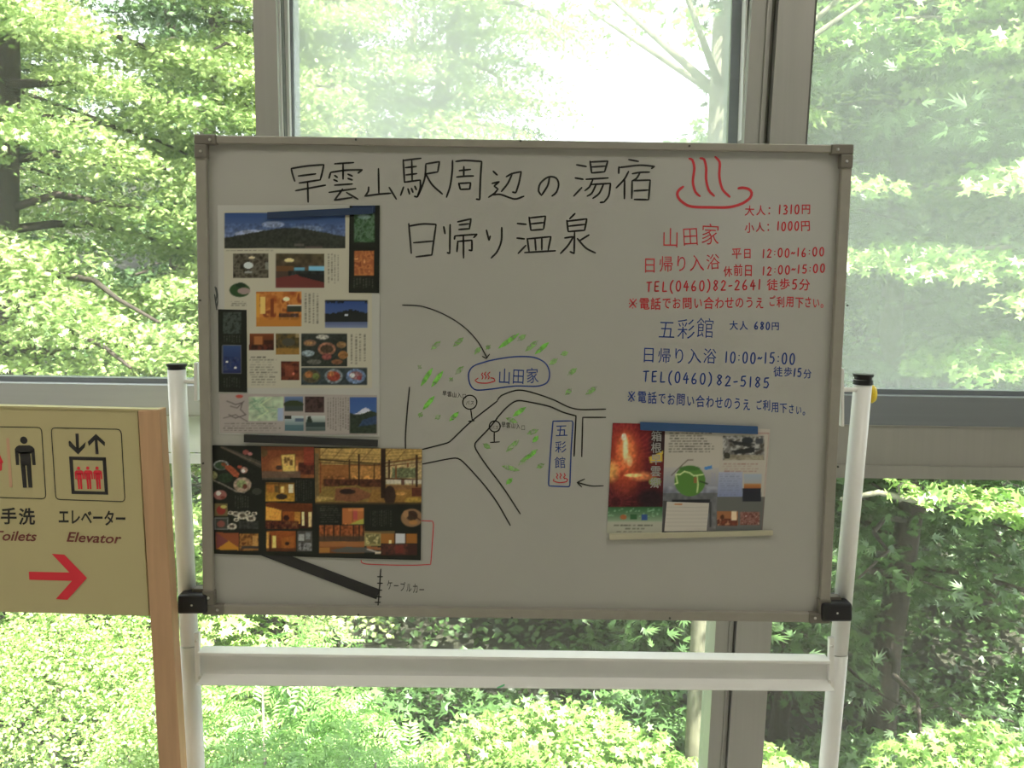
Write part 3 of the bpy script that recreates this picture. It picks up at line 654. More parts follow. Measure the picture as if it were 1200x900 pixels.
def sheet(name, q, cv, Y, parent, label=None, bulge=0.0, th=.0004, step=1.0):
    """a thin sheet spanning pixel quad q (TL TR BR BL) on plane Y"""
    wq = max(np.hypot(q[1][0]-q[0][0], q[1][1]-q[0][1]), 2); hq = np.hypot(q[3][0]-q[0][0], q[3][1]-q[0][1])
    nu, nv = int(wq / step) + 1, int(hq / step) + 1
    U, Vv = np.meshgrid(np.linspace(0, 1, nu + 1), np.linspace(0, 1, nv + 1)); U, Vv = U.ravel(), Vv.ravel()
    (a, b), (c, d), (e, f), (g_, h) = q
    x = (a * (1-U) + c * U) * (1-Vv) + (g_ * (1-U) + e * U) * Vv; y = (b * (1-U) + d * U) * (1-Vv) + (h * (1-U) + f * U) * Vv
    dirs = np.stack([(x - 600) / F, np.ones_like(x), -(y - 450) / F], 1) @ RM.T
    Yv = Y - bulge * np.sin(U * math.pi)
    t = (Yv - CAM[1]) / dirs[:, 1]; V = CAM + dirs * t[:, None]
    ii, jj = np.meshgrid(np.arange(nv), np.arange(nu), indexing='ij'); k = (ii * (nu + 1) + jj).ravel()
    Fs = np.stack([k + nu + 1, k + nu + 2, k + 1, k], 1)
    c_ = cv.at(x, y); g_ = c_.mean(1, keepdims=True); c_ = (g_ + (c_ - g_) * .84) * (.86 + .14 * np.clip((g_ - 90) / 30, 0, 1))
    col = np.clip(lin(c_) / KL, 0.002, .95)
    # back face of the sheet, coarse
    o = obj(name, V, Fs, M['print'], parent, label=label)
    at = o.data.attributes.new('print', 'FLOAT_COLOR', 'POINT'); at.data.foreach_set('color', np.hstack([col, np.ones((len(col), 1))]).astype(np.float32).ravel())
    return o

DK = (26, 28, 20); PAP = (138, 132, 106); TXT = (72, 68, 54)
# ---- brochure A: tall white sheets with landscape and room photos
cv = Canvas(252, 236, 448, 514, (133, 130, 113))
cv.rect(262, 247, 436, 455, PAP); cv.grad(263, 249.5, 405, 291, (38, 62, 104), (96, 104, 118))
cv.ell(300, 274, 26, 5, (128, 132, 138), .7); cv.ell(320, 263, 14, 4, (125, 130, 136), .6); cv.ell(360, 268, 20, 4, (100, 110, 120), .5)
for x in np.arange(263, 405, 1.0):
    t = (x - 263) / 142; top = 279 - 14 * math.exp(-((t - .53) / .28) ** 2) - 2 * math.sin(t * 9)
    cv.rect(x, top, x + 1, 291, (44, 46, 36))
cv.noise(263, 262, 405, 291, .22, 2); cv.rect(345, 286, 356, 289, (95, 85, 72), .6); cv.rect(358, 289, 378, 291, (105, 80, 70), .5)
cv.tl(264, 293, 330, 1, 2, TXT, .6)
cv.grad(273, 297, 315, 326, (54, 48, 34), (58, 54, 42)); cv.pal(273, 297, 315, 326, [(34,30,22),(64,58,42),(88,82,62),(56,50,36)], 4); cv.ell(291, 311, 6, 4, (150, 154, 140)); cv.ell(295, 302, 4, 1.6, (165,150,110)); cv.rect(311, 307, 315, 316, (120, 124, 104), .7); cv.ell(291, 319, 5, 1.6, (124, 124, 112), .8)
cv.grad(323, 297.5, 380, 337, (70, 60, 36), (60, 44, 36)); cv.noise(323, 297, 380, 318, .3, 4); cv.ell(339, 305, 6, 2.5, (172, 154, 96)); cv.rect(324, 312, 344, 318, (96, 62, 30)); cv.rect(345, 313, 357, 319, (72, 120, 132)); cv.rect(362, 312, 380, 320, (84, 134, 148)); cv.pal(338, 317, 380, 330, [(22,26,22),(36,40,34),(50,50,44)], 3); cv.quad([(323, 326), (352, 321), (380, 331), (380, 337), (323, 337)], (98, 42, 34)); cv.quad([(346, 320), (380, 322), (380, 331), (352, 324)], (28, 30, 26))
cv.tv(384, 297, 336, 4, 3.8, TXT, .55)
cv.ell(281, 340, 12.5, 8.5, (40, 66, 30)); cv.ell(286, 341, 8, 4, (132, 108, 96), .9); cv.ell(282, 334, 6, 3, (24, 40, 22), .8); cv.tl(269, 353, 293, 3, 2.2, TXT, .5)
cv.grad(300, 342, 353, 382.5, (150, 74, 28), (158, 98, 30)); cv.pal(300, 342, 353, 375, [(138,60,20),(156,82,26),(168,100,34),(124,54,22)], 7); cv.rect(305, 348, 311, 368, (172, 140, 62)); cv.rect(300, 344, 304, 378, (172, 116, 30)); cv.rect(317, 350, 321, 370, (110, 48, 18)); cv.rect(336, 359, 353, 366, (44, 48, 34)); cv.rect(337, 357, 353, 359, (152, 150, 130)); cv.pal(327, 367, 350, 375, [(90,50,30),(60,40,30),(120,90,80)], 3); cv.ell(335.5, 350.5, 4, 2.6, (188, 168, 120)); cv.quad([(300, 372), (353, 372), (353, 382.5), (300, 382.5)], (164, 98, 26), .8)
cv.tv(357, 343, 380, 4, 4.6, TXT, .55)
cv.grad(380.5, 352, 430.5, 384, (38, 60, 108), (70, 86, 118))
for x in np.arange(380.5, 430.5, 1.0):
    t = (x - 380.5) / 50; top = 367 - 4.5 * math.exp(-((t - .6) / .25) ** 2) + (x % 7 < 2)
    cv.rect(x, top, x + 1, 377, (30, 32, 28)); cv.rect(x, 352, x + 1, 353 + 3 * abs(math.sin(x * 1.7)) * (1 if t < .45 or t > .93 else .2), (20, 24, 26))
cv.grad(380.5, 377, 430.5, 384, (68, 78, 104), (92, 100, 122)); cv.rect(404, 368, 408, 370, (170, 176, 170), .8)
cv.grad(292.5, 391, 320.5, 410, (110, 52, 20), (60, 26, 14)); cv.rect(298, 394, 308, 405, (150, 86, 36)); cv.pal(292, 404, 320, 410, [(40,20,14),(84,36,22)], 3); cv.rect(309, 399, 320, 403, (52, 26, 16))
cv.pal(323, 391, 351, 415.5, [(50,44,26),(70,58,28),(94,72,30),(40,38,24)], 4); cv.ell(338, 401, 8, 5, (62, 60, 44)); cv.rect(323, 408, 351, 415.5, (150, 104, 34), .75); cv.rect(346, 391, 351, 396, (150,130,84), .6)
cv.pal(329, 423, 351, 446, [(60,26,16),(92,40,22),(118,58,30)], 4); cv.rect(334, 429, 345, 441, (124, 58, 34), .7); cv.ell(344, 438, 1.5, 1.5, (180, 90, 60))
cv.rect(353.5, 391, 407, 429.5, (40, 44, 36))
for cx, cy, rx, ry, c in ((363,402,8,4,(110,80,54)),(378,395,8,3,(126,122,104)),(383,409,11,8,(132,86,58)),(383,409,8,5,(64,50,34)),(361,414,8,4,(104,116,112)),(400,404,6,4,(124,92,50)),(402,416,6,5,(128,84,40)),(395,424,7,3,(110,70,42)),(368,424,9,3,(82,80,66)),(383,418,6,4,(120,60,50)),(362,402,5,2,(136,96,50))): cv.ell(cx, cy, rx, ry, c)
cv.noise(353, 391, 407, 429.5, .25, 1.6)
cv.rect(353.5, 431, 430, 451, (44, 52, 50)); 
for cx, cy, rx, ry, c in ((365,441,11,8,(70,60,40)),(362,439,5,4,(140,84,40)),(370,441,4,4,(90,100,44)),(391,441,11,9,(96,104,100)),(391,441,8,6,(136,52,36)),(388,438,4,3,(156,92,44)),(417,441,12,9,(84,102,124)),(417,440,8,5,(120,82,78)),(413,440,3,3,(150,150,140)),(421,443,3,3,(130,56,56))): cv.ell(cx, cy, rx, ry, c)
cv.noise(353, 431, 430, 451, .25, 1.6); cv.tv(411, 391, 428, 4, 5, TXT, .55); cv.tl(292, 418, 312, 1, 2.6, TXT, .9); cv.tl(292, 421, 326, 11, 2.9, TXT, .55)
brA = thing('brochure', tuple(P(350, 510, -.001)), 'tall pale brochure with lake and mountain photos, hung at upper left of the whiteboard', 'brochure', None)
sheet('backing_sheet', [(255, 240.5), (445, 240), (444.8, 512), (257, 509)], Canvas(250, 236, 450, 516, (133, 130, 113)), -.0010, brA, step=12)
sheet('page', [(262, 247), (436, 245), (436, 456), (264, 456)], cv, -.0014, brA, 'beige page of room, food and mountain photos')
c2 = Canvas(254, 456, 446, 514, (126, 116, 102))
c2.ell(280.5, 464.5, 4.5, 2, (160, 60, 44)); c2.line([(266,470),(276,474),(284,472),(282,480),(288,486),(276,490),(268,486)], .8, (70,62,54)); c2.line([(286,470),(278,478),(270,476)], .7, (80,70,60)); c2.line([(262,490),(276,486),(290,494)], .7, (80,72,62))
c2.rect(291.5, 464.5, 332, 493, (126, 138, 104)); c2.noise(291, 464, 332, 493, .12, 4)
for i in range(7): c2.line([(292 + prn.random()*36, 465 + prn.random()*26) for _ in range(4)], .8, (84, 120, 84), .6)
c2.rect(325, 478, 332, 493, (108, 118, 140), .8); c2.line([(318,466),(306,474),(314,482),(302,490)], .9, (150,160,110))
c2.grad(333.5, 465, 355, 482, (76, 96, 126), (52, 56, 44)); c2.ell(344, 474, 12, 5, (44, 52, 30)); c2.rect(334, 476, 355, 482, (50, 58, 50))
c2.pal(357.5, 465, 380, 483, [(40,28,24),(66,46,40),(50,36,32)], 4)
c2.grad(334, 487, 356, 505, (136, 142, 130), (64, 88, 88)); c2.rect(334, 487, 341, 491, (40,42,34)); c2.rect(346, 490, 356, 494, (70,84,96)); c2.rect(334, 498, 356, 505, (62, 92, 92), .8)
c2.grad(358, 487, 381, 505, (140, 144, 128), (56, 70, 62)); c2.quad([(361, 488), (364, 488), (367, 497), (359, 497)], (36,44,34)); c2.rect(358, 495, 381, 500, (44, 56, 52))
c2.tv(384, 465, 506, 9, 2.9, TXT, .5); c2.grad(410, 466, 441, 508, (44, 72, 122), (58, 90, 128))
for x in np.arange(410, 441, 1.0):
    t = (x - 410) / 31; c2.rect(x, 484.5 - 7.5 * max(0, 1 - abs(t - .58) / .36), x + 1, 486, (150, 150, 148)); c2.rect(x, 484 + 2 * math.sin(t * 6), x + 1, 508, (40, 48, 34))
c2.quad([(425, 492), (441, 487), (441, 497), (420, 500)], (40, 56, 78)); c2.noise(410, 483, 441, 508, .2, 2)
c2.tl(261, 496, 333, 4, 2.6, TXT, .5)
sheet('page', [(257, 461), (442, 463), (442.5, 510), (258, 507)], c2, -.0017, brA, 'lower page with map and volcano photo')
c3 = Canvas(407, 238, 447, 346, DK); c3.pal(415, 250, 439, 284, [(30,50,28),(48,78,42),(76,100,70),(36,58,34)], 3); c3.ell(427, 254, 8, 3, (110,130,120), .7); c3.rect(413, 241, 440, 249, (28, 44, 76), .8)
c3.pal(415, 293.5, 438, 323, [(120,56,28),(160,92,40),(140,72,34),(176,120,58)], 5); c3.tv(414, 325, 338, 7, 3.6, (88, 84, 66), .6)
sheet('side_strip', [(409.6, 241), (445, 240.6), (444.4, 343.3), (408.7, 343)], c3, -.0022, brA, 'dark strip with green and orange photos')
c4 = Canvas(254, 360, 292, 462, DK); c4.pal(261, 366, 283, 391, [(34,38,30),(60,66,56),(44,48,40)], 3); c4.grad(260.5, 405, 282.5, 437, (40, 60, 96), (30, 36, 70)); c4.pal(260.5, 418, 282.5, 434, [(26,32,60),(34,46,84),(54,60,80)], 3); c4.ell(266, 424, 1.6, 1.2, (200,190,150)); c4.ell(276, 431, 1.6, 1.2, (210,200,170)); c4.rect(260.5, 404, 282.5, 405, (90,92,88)); c4.rect(260.5, 437, 282.5, 438, (80,82,78)); c4.rect(260, 405, 261, 437, (76,76,74)); c4.rect(282, 405, 283, 437, (76,76,74)); c4.tv(262, 392, 402, 7, 3, (84,86,72), .6); c4.tv(262, 441, 455, 7, 3, (70,72,60), .6)
sheet('side_strip', [(255.6, 362.4), (289, 363.2), (289.6, 459.6), (256.4, 459.2)], c4, -.0022, brA, 'dark strip with blue night photo')

# ---- brochure B: black three-panel folder with amber interiors
def mk(x0, x1): return Canvas(x0, 518, x1, 660, DK)
brB = thing('brochure', tuple(P(370, 652, -.001)), 'black three-panel brochure with amber inn interiors, at lower left of the whiteboard', 'brochure')
p1 = mk(244, 313)
p1.quad([(257,523),(262,523),(306,541),(306,549)], (62, 56, 44)); p1.line([(259, 524), (306, 545)], 1.2, (96, 80, 60)); p1.ell(288, 530, 4, 3, (128, 62, 50)); p1.ell(293, 532, 3, 2, (150,90,80))
p1.line([(246, 561), (262, 568), (277, 576), (286, 577), (292, 573)], 1.6, (120, 108, 88)); p1.ell(259, 545, 9.5, 6, (116, 116, 104)); p1.ell(259, 545.5, 7.5, 4.6, (44, 62, 38)); p1.ell(262, 544, 3, 2, (120, 60, 30)); p1.quad([(264,545),(270,545),(281,555),(279,560),(274,558),(264,549)], (148, 66, 36)); p1.ell(264, 560, 9, 6, (34, 48, 28), .9); p1.ell(250, 557, 5, 5, (118, 112, 66)); p1.ell(284, 568, 11, 9, (134, 112, 86)); p1.ell(283, 567, 6, 5, (112, 122, 70)); p1.ell(287, 570, 3, 3, (96, 50, 34)); p1.ell(286, 551, 4.5, 4, (140, 104, 84)); p1.ell(285, 552, 2.5, 2, (190, 180, 160)); p1.ell(281, 547, 3, 2, (150,60,40))
p1.noise(246, 535, 300, 580, .2, 1.6); p1.ell(301, 576, 6, 4, (60,58,46), .8); p1.tv(275, 580, 597, 6, 3, (74,72,56), .7)
p1.ell(258, 580, 8, 6, (132, 78, 64)); p1.ell(256, 578, 3, 3, (156,150,130)); p1.ell(261, 583, 3, 2, (110,50,34)); p1.rect(251, 590, 266.5, 604.5, (100, 84, 44)); p1.ell(259, 598, 5.5, 5.5, (130, 40, 30)); p1.ell(262,594,4,2,(150,140,60)); p1.rect(251.5, 607, 267.5, 620.5, (52, 54, 44)); p1.ell(259, 614, 5, 4, (120, 64, 50)); p1.line([(252,607),(267,607),(267,620),(252,620),(252,607)], 1, (112,112,98))
for cx, cy, r in ((270,601,3),(276,602,4),(284,604,6),(294,607.5,5),(290,601,3),(277,609,3),(272,617,5),(298,602,3)): p1.ell(cx, cy, r * 1.2, r * .8, (138, 130, 106)); p1.ell(cx, cy, r * .6, r * .35, (70, 60, 44))
p1.rect(280, 611, 303, 620, (46, 46, 38)); p1.noise(266, 598, 304, 621, .3, 1.5)
p1.quad([(253,624),(280,624.5),(280,645),(253,644)], (128, 62, 30)); p1.quad([(267,633),(280,642),(280,645),(254,644)], (168, 108, 22)); p1.quad([(253,624),(268,634),(254,643)], (110, 52, 44)); p1.pal(280.5, 625, 303, 645, [(60,36,16),(110,66,26),(150,96,34),(90,44,20)], 4); p1.rect(296, 628, 302, 640, (166,120,52), .8); p1.rect(283, 640, 303, 643, (56,48,40))
p2 = mk(304, 373)
p2.grad(305.5, 523, 368, 560, (108, 50, 24), (120, 66, 30)); p2.ell(338, 545, 26, 12, (178, 104, 44), .85, .9); p2.ell(340, 549, 10, 7, (196, 164, 88), .9, .8); p2.quad([(329,533),(346,532),(346,553),(331,553)], (170, 140, 60)); p2.line([(329,533),(346,532),(346,553),(331,553),(329,533)], .8, (90,60,20)); p2.pal(333, 535, 343, 545, [(90,60,24),(170,130,60)], 2); p2.ell(308, 530, 6, 6, (60, 60, 30), .6); p2.rect(305.5, 523, 368, 528, (70, 40, 20), .6); p2.pal(350, 542, 368, 556, [(52,24,16),(90,40,24)], 4); p2.rect(305.5, 552, 352, 562, (84, 72, 56), .7); p2.ell(327,548,4,3,(60,40,30)); p2.rect(356, 524, 368, 545, (140, 40, 28), .5)
p2.rect(340, 560, 372, 590, DK); p2.tv(347, 562, 588, 7, 2.8, (66, 62, 50), .7)
p2.grad(311.5, 565.5, 345, 588, (120, 78, 24), (166, 120, 28)); p2.rect(313, 568, 321, 577, (150, 90, 26)); p2.rect(322, 569, 326, 577, (80, 60, 26)); p2.rect(329, 570, 333, 578, (190, 150, 70)); p2.rect(338, 568, 344, 578, (170, 160, 120)); p2.ell(330, 582, 7, 3.5, (48, 36, 24)); p2.line([(312,567),(345,566)], 1, (70,44,18)); p2.line([(327,566),(327,578)], .8, (60,36,16))
p2.grad(311, 590, 366, 619, (104, 50, 18), (50, 24, 14)); p2.quad([(311,593),(330,598),(330,610),(311,610)], (186, 122, 36)); p2.rect(331, 599, 345, 612, (134, 64, 16)); p2.ell(335.5, 607, 3.5, 3.5, (44, 18, 14)); p2.rect(345, 600, 352, 614, (164, 106, 30)); p2.rect(354, 600, 357, 616, (176, 160, 104)); p2.rect(361, 600, 365, 618, (176, 150, 90)); p2.quad([(311,588),(345,590),(366,593),(366,599),(330,597)], (90, 40, 14)); p2.pal(311, 611, 350, 620, [(40,18,12),(80,34,20),(110,66,30)], 3)
p2.grad(312, 622, 347, 646, (140, 66, 20), (110, 52, 16)); p2.rect(319, 628, 324, 642, (184, 158, 72)); p2.rect(312, 624, 315, 645, (176, 128, 50)); p2.rect(316, 627, 317.5, 645, (50, 28, 14)); p2.ell(336.5, 637, 3, 2.6, (40,18,12)); p2.quad([(330,630),(345,628),(345,643),(330,645)], (170, 96, 26), .5); p2.rect(312, 642, 347, 646, (66, 34, 18), .7); p2.ell(336.5, 637, 2.4, 2, (40,18,12)); p2.rect(348.5, 622, 366, 646, (70, 66, 56)); p2.rect(350, 626, 357, 634, (124, 124, 112)); p2.rect(358, 624, 364, 632, (104, 106, 96)); p2.pal(350, 636, 365, 645, [(50,46,40),(112,110,100),(78,74,66)], 3); p2.noise(306, 523, 368, 648, .12, 1.5)
p3 = mk(366, 497)
def Z4(x, y): return (360 + x / 5.627, 510 + y / 5.627)
def zr(x0, y0, x1, y1, c, al=1.0): a_ = Z4(x0, y0); b_ = Z4(x1, y1); p3.rect(a_[0], a_[1], b_[0], b_[1], c, al)
def zq(pts, c, al=1.0): p3.quad([Z4(*p) for p in pts], c, al)
def zl(pts, wd, c, al=1.0): p3.line([Z4(*p) for p in pts], wd, c, al)
def ze(cx, cy, rx, ry, c, al=1.0): a_ = Z4(cx, cy); p3.ell(a_[0], a_[1], rx / 5.627, ry / 5.627, c, al)
zr(50, 85, 757, 460, (120, 84, 36)); zq([(90, 85), (757, 90), (757, 200), (90, 200)], (150, 118, 54)); zr(85, 195, 500, 330, (132, 78, 32)); zr(280, 205, 480, 290, (150, 100, 40)); zr(500, 170, 757, 330, (140, 118, 70))
for x in (130, 230, 330, 430, 560, 660): zl([(x, 88), (x - 90, 190)], .7, (92, 62, 26), .8)
for k_ in range(5): zl([(500, 100 + k_ * 22), (757, 90 + k_ * 18)], .6, (90, 70, 30), .6)
for k_ in range(3): zl([(100, 110 + k_ * 24), (480, 130 + k_ * 16)], .6, (90, 60, 26), .6)
zl([(70, 160), (480, 190)], 1.6, (48, 34, 18)); zl([(80, 180), (480, 200)], .8, (48, 34, 18)); zl([(520, 182), (757, 150)], 1.2, (84, 42, 20)); zl([(520, 205), (757, 175)], .8, (84, 42, 20)); zl([(520, 286), (757, 296)], 1.6, (60, 30, 18))
zr(560, 215, 715, 282, (92, 96, 58)); p3.noise(455, 545, 490, 561, .3, 1.5); zr(520, 292, 757, 322, (150, 140, 112)); zr(580, 205, 592, 290, (110, 60, 30)); zr(660, 180, 668, 210, (110, 60, 30)); zr(620, 296, 640, 330, (90, 60, 44)); zr(690, 300, 700, 330, (90, 60, 44))
zr(110, 290, 500, 340, (72, 38, 22)); p3.noise(378, 558, 450, 571, .35, 2)
zq([(60, 440), (100, 340), (330, 330), (500, 400), (500, 440)], (118, 92, 36)); zq([(190, 350), (330, 345), (450, 400), (320, 440), (180, 430)], (112, 66, 36)); ze(265, 372, 55, 18, (40, 28, 22)); zq([(430, 360), (757, 350), (757, 460), (400, 440)], (128, 88, 32)); zr(520, 330, 757, 360, (120, 80, 40)); zr(690, 345, 757, 400, (84, 40, 24)); ze(545, 400, 40, 70, (48, 32, 22)); ze(700, 430, 60, 22, (144, 112, 36)); ze(620, 385, 40, 12, (160, 112, 44))
zr(333, 125, 346, 335, (48, 30, 18)); zr(484, 92, 515, 415, (40, 26, 16)); zr(272, 160, 282, 290, (60, 38, 20)); zr(438, 180, 446, 290, (60, 38, 20)); zr(533, 165, 545, 290, (56, 34, 20)); zr(714, 130, 730, 340, (50, 30, 20)); zr(50, 120, 76, 420, (98, 78, 42)); zr(84, 180, 94, 380, (110, 56, 28)); zq([(60, 440), (60, 400), (180, 410), (180, 420)], (160, 130, 60), .6)
p3.noise(368, 524, 496, 593, .13, 1.6); zr(50, 448, 757, 640, DK); zr(50, 440, 757, 460, (60, 44, 24), .6)
a_ = Z4(80, 460); p3.tl(a_[0], a_[1] + 1, a_[0] + 26, 8, 2.6, (84, 80, 62), .6)
zr(232, 480, 375, 590, (160, 88, 36)); zr(300, 490, 330, 560, (160, 60, 50)); zq([(260, 590), (330, 565), (375, 545), (375, 590)], (140, 134, 44)); zl([(300, 480), (300, 570)], .8, (110, 56, 20)); zr(270, 480, 375, 500, (176, 110, 50), .6)
a_ = Z4(415, 490); p3.tv(a_[0], a_[1], a_[1] + 21, 10, 2.6, (70, 66, 52), .7)
ze(690, 545, 75, 62, (128, 92, 54)); ze(690, 530, 40, 34, (52, 36, 24)); ze(650, 520, 20, 26, (140, 100, 56)); ze(700, 575, 30, 16, (150, 100, 44)); zl([(680, 510), (745, 560)], 1.2, (50, 26, 16)); zr(590, 470, 612, 640, DK)
zr(80, 592, 378, 780, (110, 60, 28)); zr(80, 596, 375, 655, (130, 64, 26)); 
for x in (110, 170, 215, 300, 340, 366): zr(x, 592, x + 7, 690, (50, 28, 16))
p3.noise(374, 614, 428, 636, .4, 2); zr(80, 665, 378, 700, (60, 48, 34), .8); zr(80, 700, 378, 735, (150, 90, 40), .8); zq([(150, 760), (260, 736), (400, 742), (470, 775), (200, 775)], (74, 72, 60)); zr(80, 740, 150, 775, (150, 96, 34)); zr(378, 645, 488, 730, (128, 116, 60)); p3.pal(429, 626, 446, 638, [(120,104,52),(96,90,46),(150,136,80)], 3); zq([(388, 730), (488, 740), (488, 760), (400, 750)], (140, 80, 40)); zr(445, 765, 485, 785, (160, 146, 112)); zl([(395, 752), (470, 772)], 1.5, (150, 140, 120)); zr(380, 632, 575, 648, (130, 100, 50), .7)
zr(488, 650, 575, 715, (140, 84, 26)); zr(580, 650, 648, 715, (152, 150, 140)); zr(652, 650, 725, 715, (140, 82, 24)); zr(488, 720, 725, 790, (56, 30, 22)); zr(580, 725, 635, 780, (100, 34, 26)); zr(540, 690, 556, 715, (196, 160, 96)); p3.pal(447, 638, 478, 650, [(44,28,22),(70,36,26),(96,44,30)], 3); zr(580, 725, 635, 780, (110, 38, 28), .7); zr(572, 650, 580, 715, (70, 36, 14)); zr(648, 650, 654, 715, (70, 36, 14))
sheet('page', [(246, 521.7), (305.7, 522.7), (310, 650.8), (249.8, 648.8)], p1, -.0024, brB, 'left panel with plated food photos', bulge=.0006)
sheet('page', [(305.7, 522.7), (368, 523.6), (370.7, 653), (310, 650.8)], p2, -.0024, brB, 'middle panel with amber lobby photos', bulge=.0006)
sheet('page', [(368, 523.6), (494.5, 526.3), (493, 656.5), (370.7, 653)], p3, -.0024, brB, 'right panel with wide hearth room photo', bulge=.0006)

# ---- brochure C: fireworks cover, map page, photo page
def ZC_(x, y): return (700 + x / 5.4545, 480 + y / 5.4545)
brC = thing('brochure', tuple(P(806, 625, -.001)), 'opened leaflet with red fireworks cover and green round map, at lower right of the whiteboard', 'brochure')
q1 = Canvas(709, 493, 783, 628, (122, 36, 26))
q1.grad(709, 493, 783, 595, (120, 26, 26), (58, 18, 20)); q1.ell(732, 540, 26, 46, (176, 60, 26), .9, .9); q1.ell(734, 530, 14, 28, (206, 104, 44), .85, .9); q1.ell(716, 552, 12, 16, (198, 140, 56), .8, .9); q1.ell(733, 526, 4, 18, (206, 180, 120), .9, .8); q1.ell(731, 512, 3.5, 5, (210, 196, 150), .9, .6); q1.ell(738, 540, 4, 8, (196,150,90), .8, .8); q1.ell(752, 558, 20, 7, (196, 110, 50), .8, .9); q1.ell(742, 557, 12, 2.5, (214, 170, 90), .8, .6)
q1.ell(772, 520, 13, 24, (30, 20, 22), .9, .7); q1.ell(763, 585, 18, 14, (34, 20, 22), .95, .7)
for k_ in range(26):
    a_ = k_ * .242; q1.line([(722 + 6 * math.cos(a_), 588 + 6 * math.sin(a_)), (722 + (14 + 10 * prn.random()) * math.cos(a_), 588 + (14 + 8 * prn.random()) * math.sin(a_) )], .7, (150, 44, 44), .6)
for k_ in range(22):
    a_ = -k_ * .15; q1.line([(733 + 18 * math.cos(a_), 535 + 22 * math.sin(a_)), (733 + 36 * math.cos(a_), 535 + 42 * math.sin(a_))], .7, (176, 60, 40), .4)
q1.noise(709, 493, 783, 596, .16, 2); q1.grad(709, 594.5, 783, 612, (44, 90, 46), (116, 128, 96)); q1.rect(709, 611, 783, 628, (128, 126, 102))
for k_ in range(34): q1.ell(712 + prn.random() * 66, 596 + prn.random() * 9, 1.2, 1.0, (104, 140, 96), .8)
q1.ell(730.5, 606, 4, 3.2, (150, 84, 40)); q1.rect(739, 603, 746.5, 609, (44, 84, 44)); q1.rect(751.5, 603, 759, 609.5, (40, 66, 110)); q1.tl(717, 615, 765, 1, 2.6, TXT, .8); q1.tl(730, 619, 756, 1, 2.6, TXT, .7); q1.tl(721, 622.5, 760, 1, 2.6, TXT, .7)
q1.quad([(760.5, 536), (777, 528), (776, 541), (762, 542.5)], (164, 134, 36)); q1.ell(767.5, 564.5, 7.5, 5, (110, 124, 52))
sheet('page', [(718, 495.6), (779.5, 497), (775.5, 625), (711, 625)], q1, -.0012, brC, 'red fireworks cover panel')
q2 = Canvas(774, 495, 848, 626, (136, 128, 108))
q2.grad(774, 548, 848, 582, (130, 124, 110), (96, 98, 104)); q2.grad(774, 578, 848, 626, (82, 82, 78), (92, 88, 80)); q2.noise(774, 570, 848, 626, .15, 4)
q2.tl(783, 507, 838, 8, 3.1, TXT, .75); q2.line([(787, 557), (794, 550), (806, 539), (812, 539)], .9, (80, 66, 52)); q2.ell(808.5, 563.5, 18.5, 18.5, (70, 112, 38), 1, .08); q2.ell(808, 549, 13, 3, (50, 90, 34), .7)
q2.line([(792, 556), (797, 556), (802, 552.5), (808, 554), (813, 557.5), (824, 556)], 1.4, (164, 170, 110)); q2.line([(817, 558), (818, 568), (817, 577)], 1.4, (156, 166, 100)); q2.line([(792, 556), (794, 566), (791, 567)], 1.4, (156, 166, 100)); q2.rect(812.5, 559, 816.5, 566, (130, 84, 40)); q2.line([(820, 564), (829, 567)], 1.4, (36, 50, 30)); q2.quad([(825, 547.5), (834, 545.5), (835, 549), (826, 551)], (50, 100, 150)); q2.tv(834, 553, 566, 2, 3, (100, 100, 130), .5); q2.tv(781, 552, 580, 2, 3, (110, 106, 110), .4)
q2.rect(787.5, 585.5, 832, 589, (34, 36, 36)); q2.quad([(777, 587), (782, 587), (780, 626), (776, 626)], (60, 58, 52)); q2.rect(831, 588, 833.5, 618, (52, 52, 48))
sheet('page', [(779.5, 499), (845, 502), (838.5, 622.5), (775.5, 625)], q2, -.0012, brC, 'middle panel with green round map')
q3 = Canvas(836, 498, 906, 626, (134, 126, 106))
q3.grad(840, 553, 870, 588, (118, 120, 126), (92, 100, 122)); q3.grad(836, 582, 906, 626, (84, 84, 72), (82, 82, 74)); q3.pal(847.5, 511, 896, 539.5, [(60,54,44),(100,96,84),(128,124,110),(84,78,62)], 5); q3.quad([(856,516),(880,520),(880,524),(860,521)], (40,40,38)); q3.ell(876, 516, 7, 4, (38, 40, 40)); q3.quad([(858,528),(884,524),(884,530),(862,532)], (36,36,34)); q3.rect(849, 533, 895, 539, (124, 112, 82), .7); q3.ell(852, 534, 4, 4, (50,48,36)); q3.rect(886, 514, 894, 520, (56,58,56)); q3.line([(855,517),(870,519),(884,521)], 1.4, (34,34,32)); q3.line([(858,529),(872,528),(890,526)], 1.2, (40,38,34))
q3.tl(846, 543, 893, 4, 2.9, (120, 66, 52), .5); q3.tl(842, 555, 869, 10, 2.7, (90, 92, 104), .5); q3.grad(872, 555, 892.5, 567, (112, 122, 124), (120, 118, 110)); q3.grad(872, 567, 892, 572, (150, 100, 44), (140, 78, 36)); q3.rect(870.5, 572, 891.5, 588, (36, 36, 40)); q3.rect(840.5, 599, 864.5, 615, (140, 84, 44)); q3.pal(840.5, 608, 864, 616, [(110,50,30),(84,40,26),(150,96,60)], 3); q3.rect(857, 599, 863, 610, (176, 150, 112)); q3.ell(846.5, 606, 2.5, 3, (70, 36, 20)); q3.pal(867.5, 600, 890, 615.5, [(84,44,34),(124,84,68),(104,56,44),(140,120,100)], 3)
q3.line([(845.5, 506), (901, 508)], .7, (130, 66, 60)); q3.line([(901, 508), (893, 620)], .6, (130, 80, 70), .6)
sheet('page', [(845, 501), (902.5, 503), (893.5, 621), (838.5, 622.5)], q3, -.0012, brC, 'right panel with house and sunset photos')
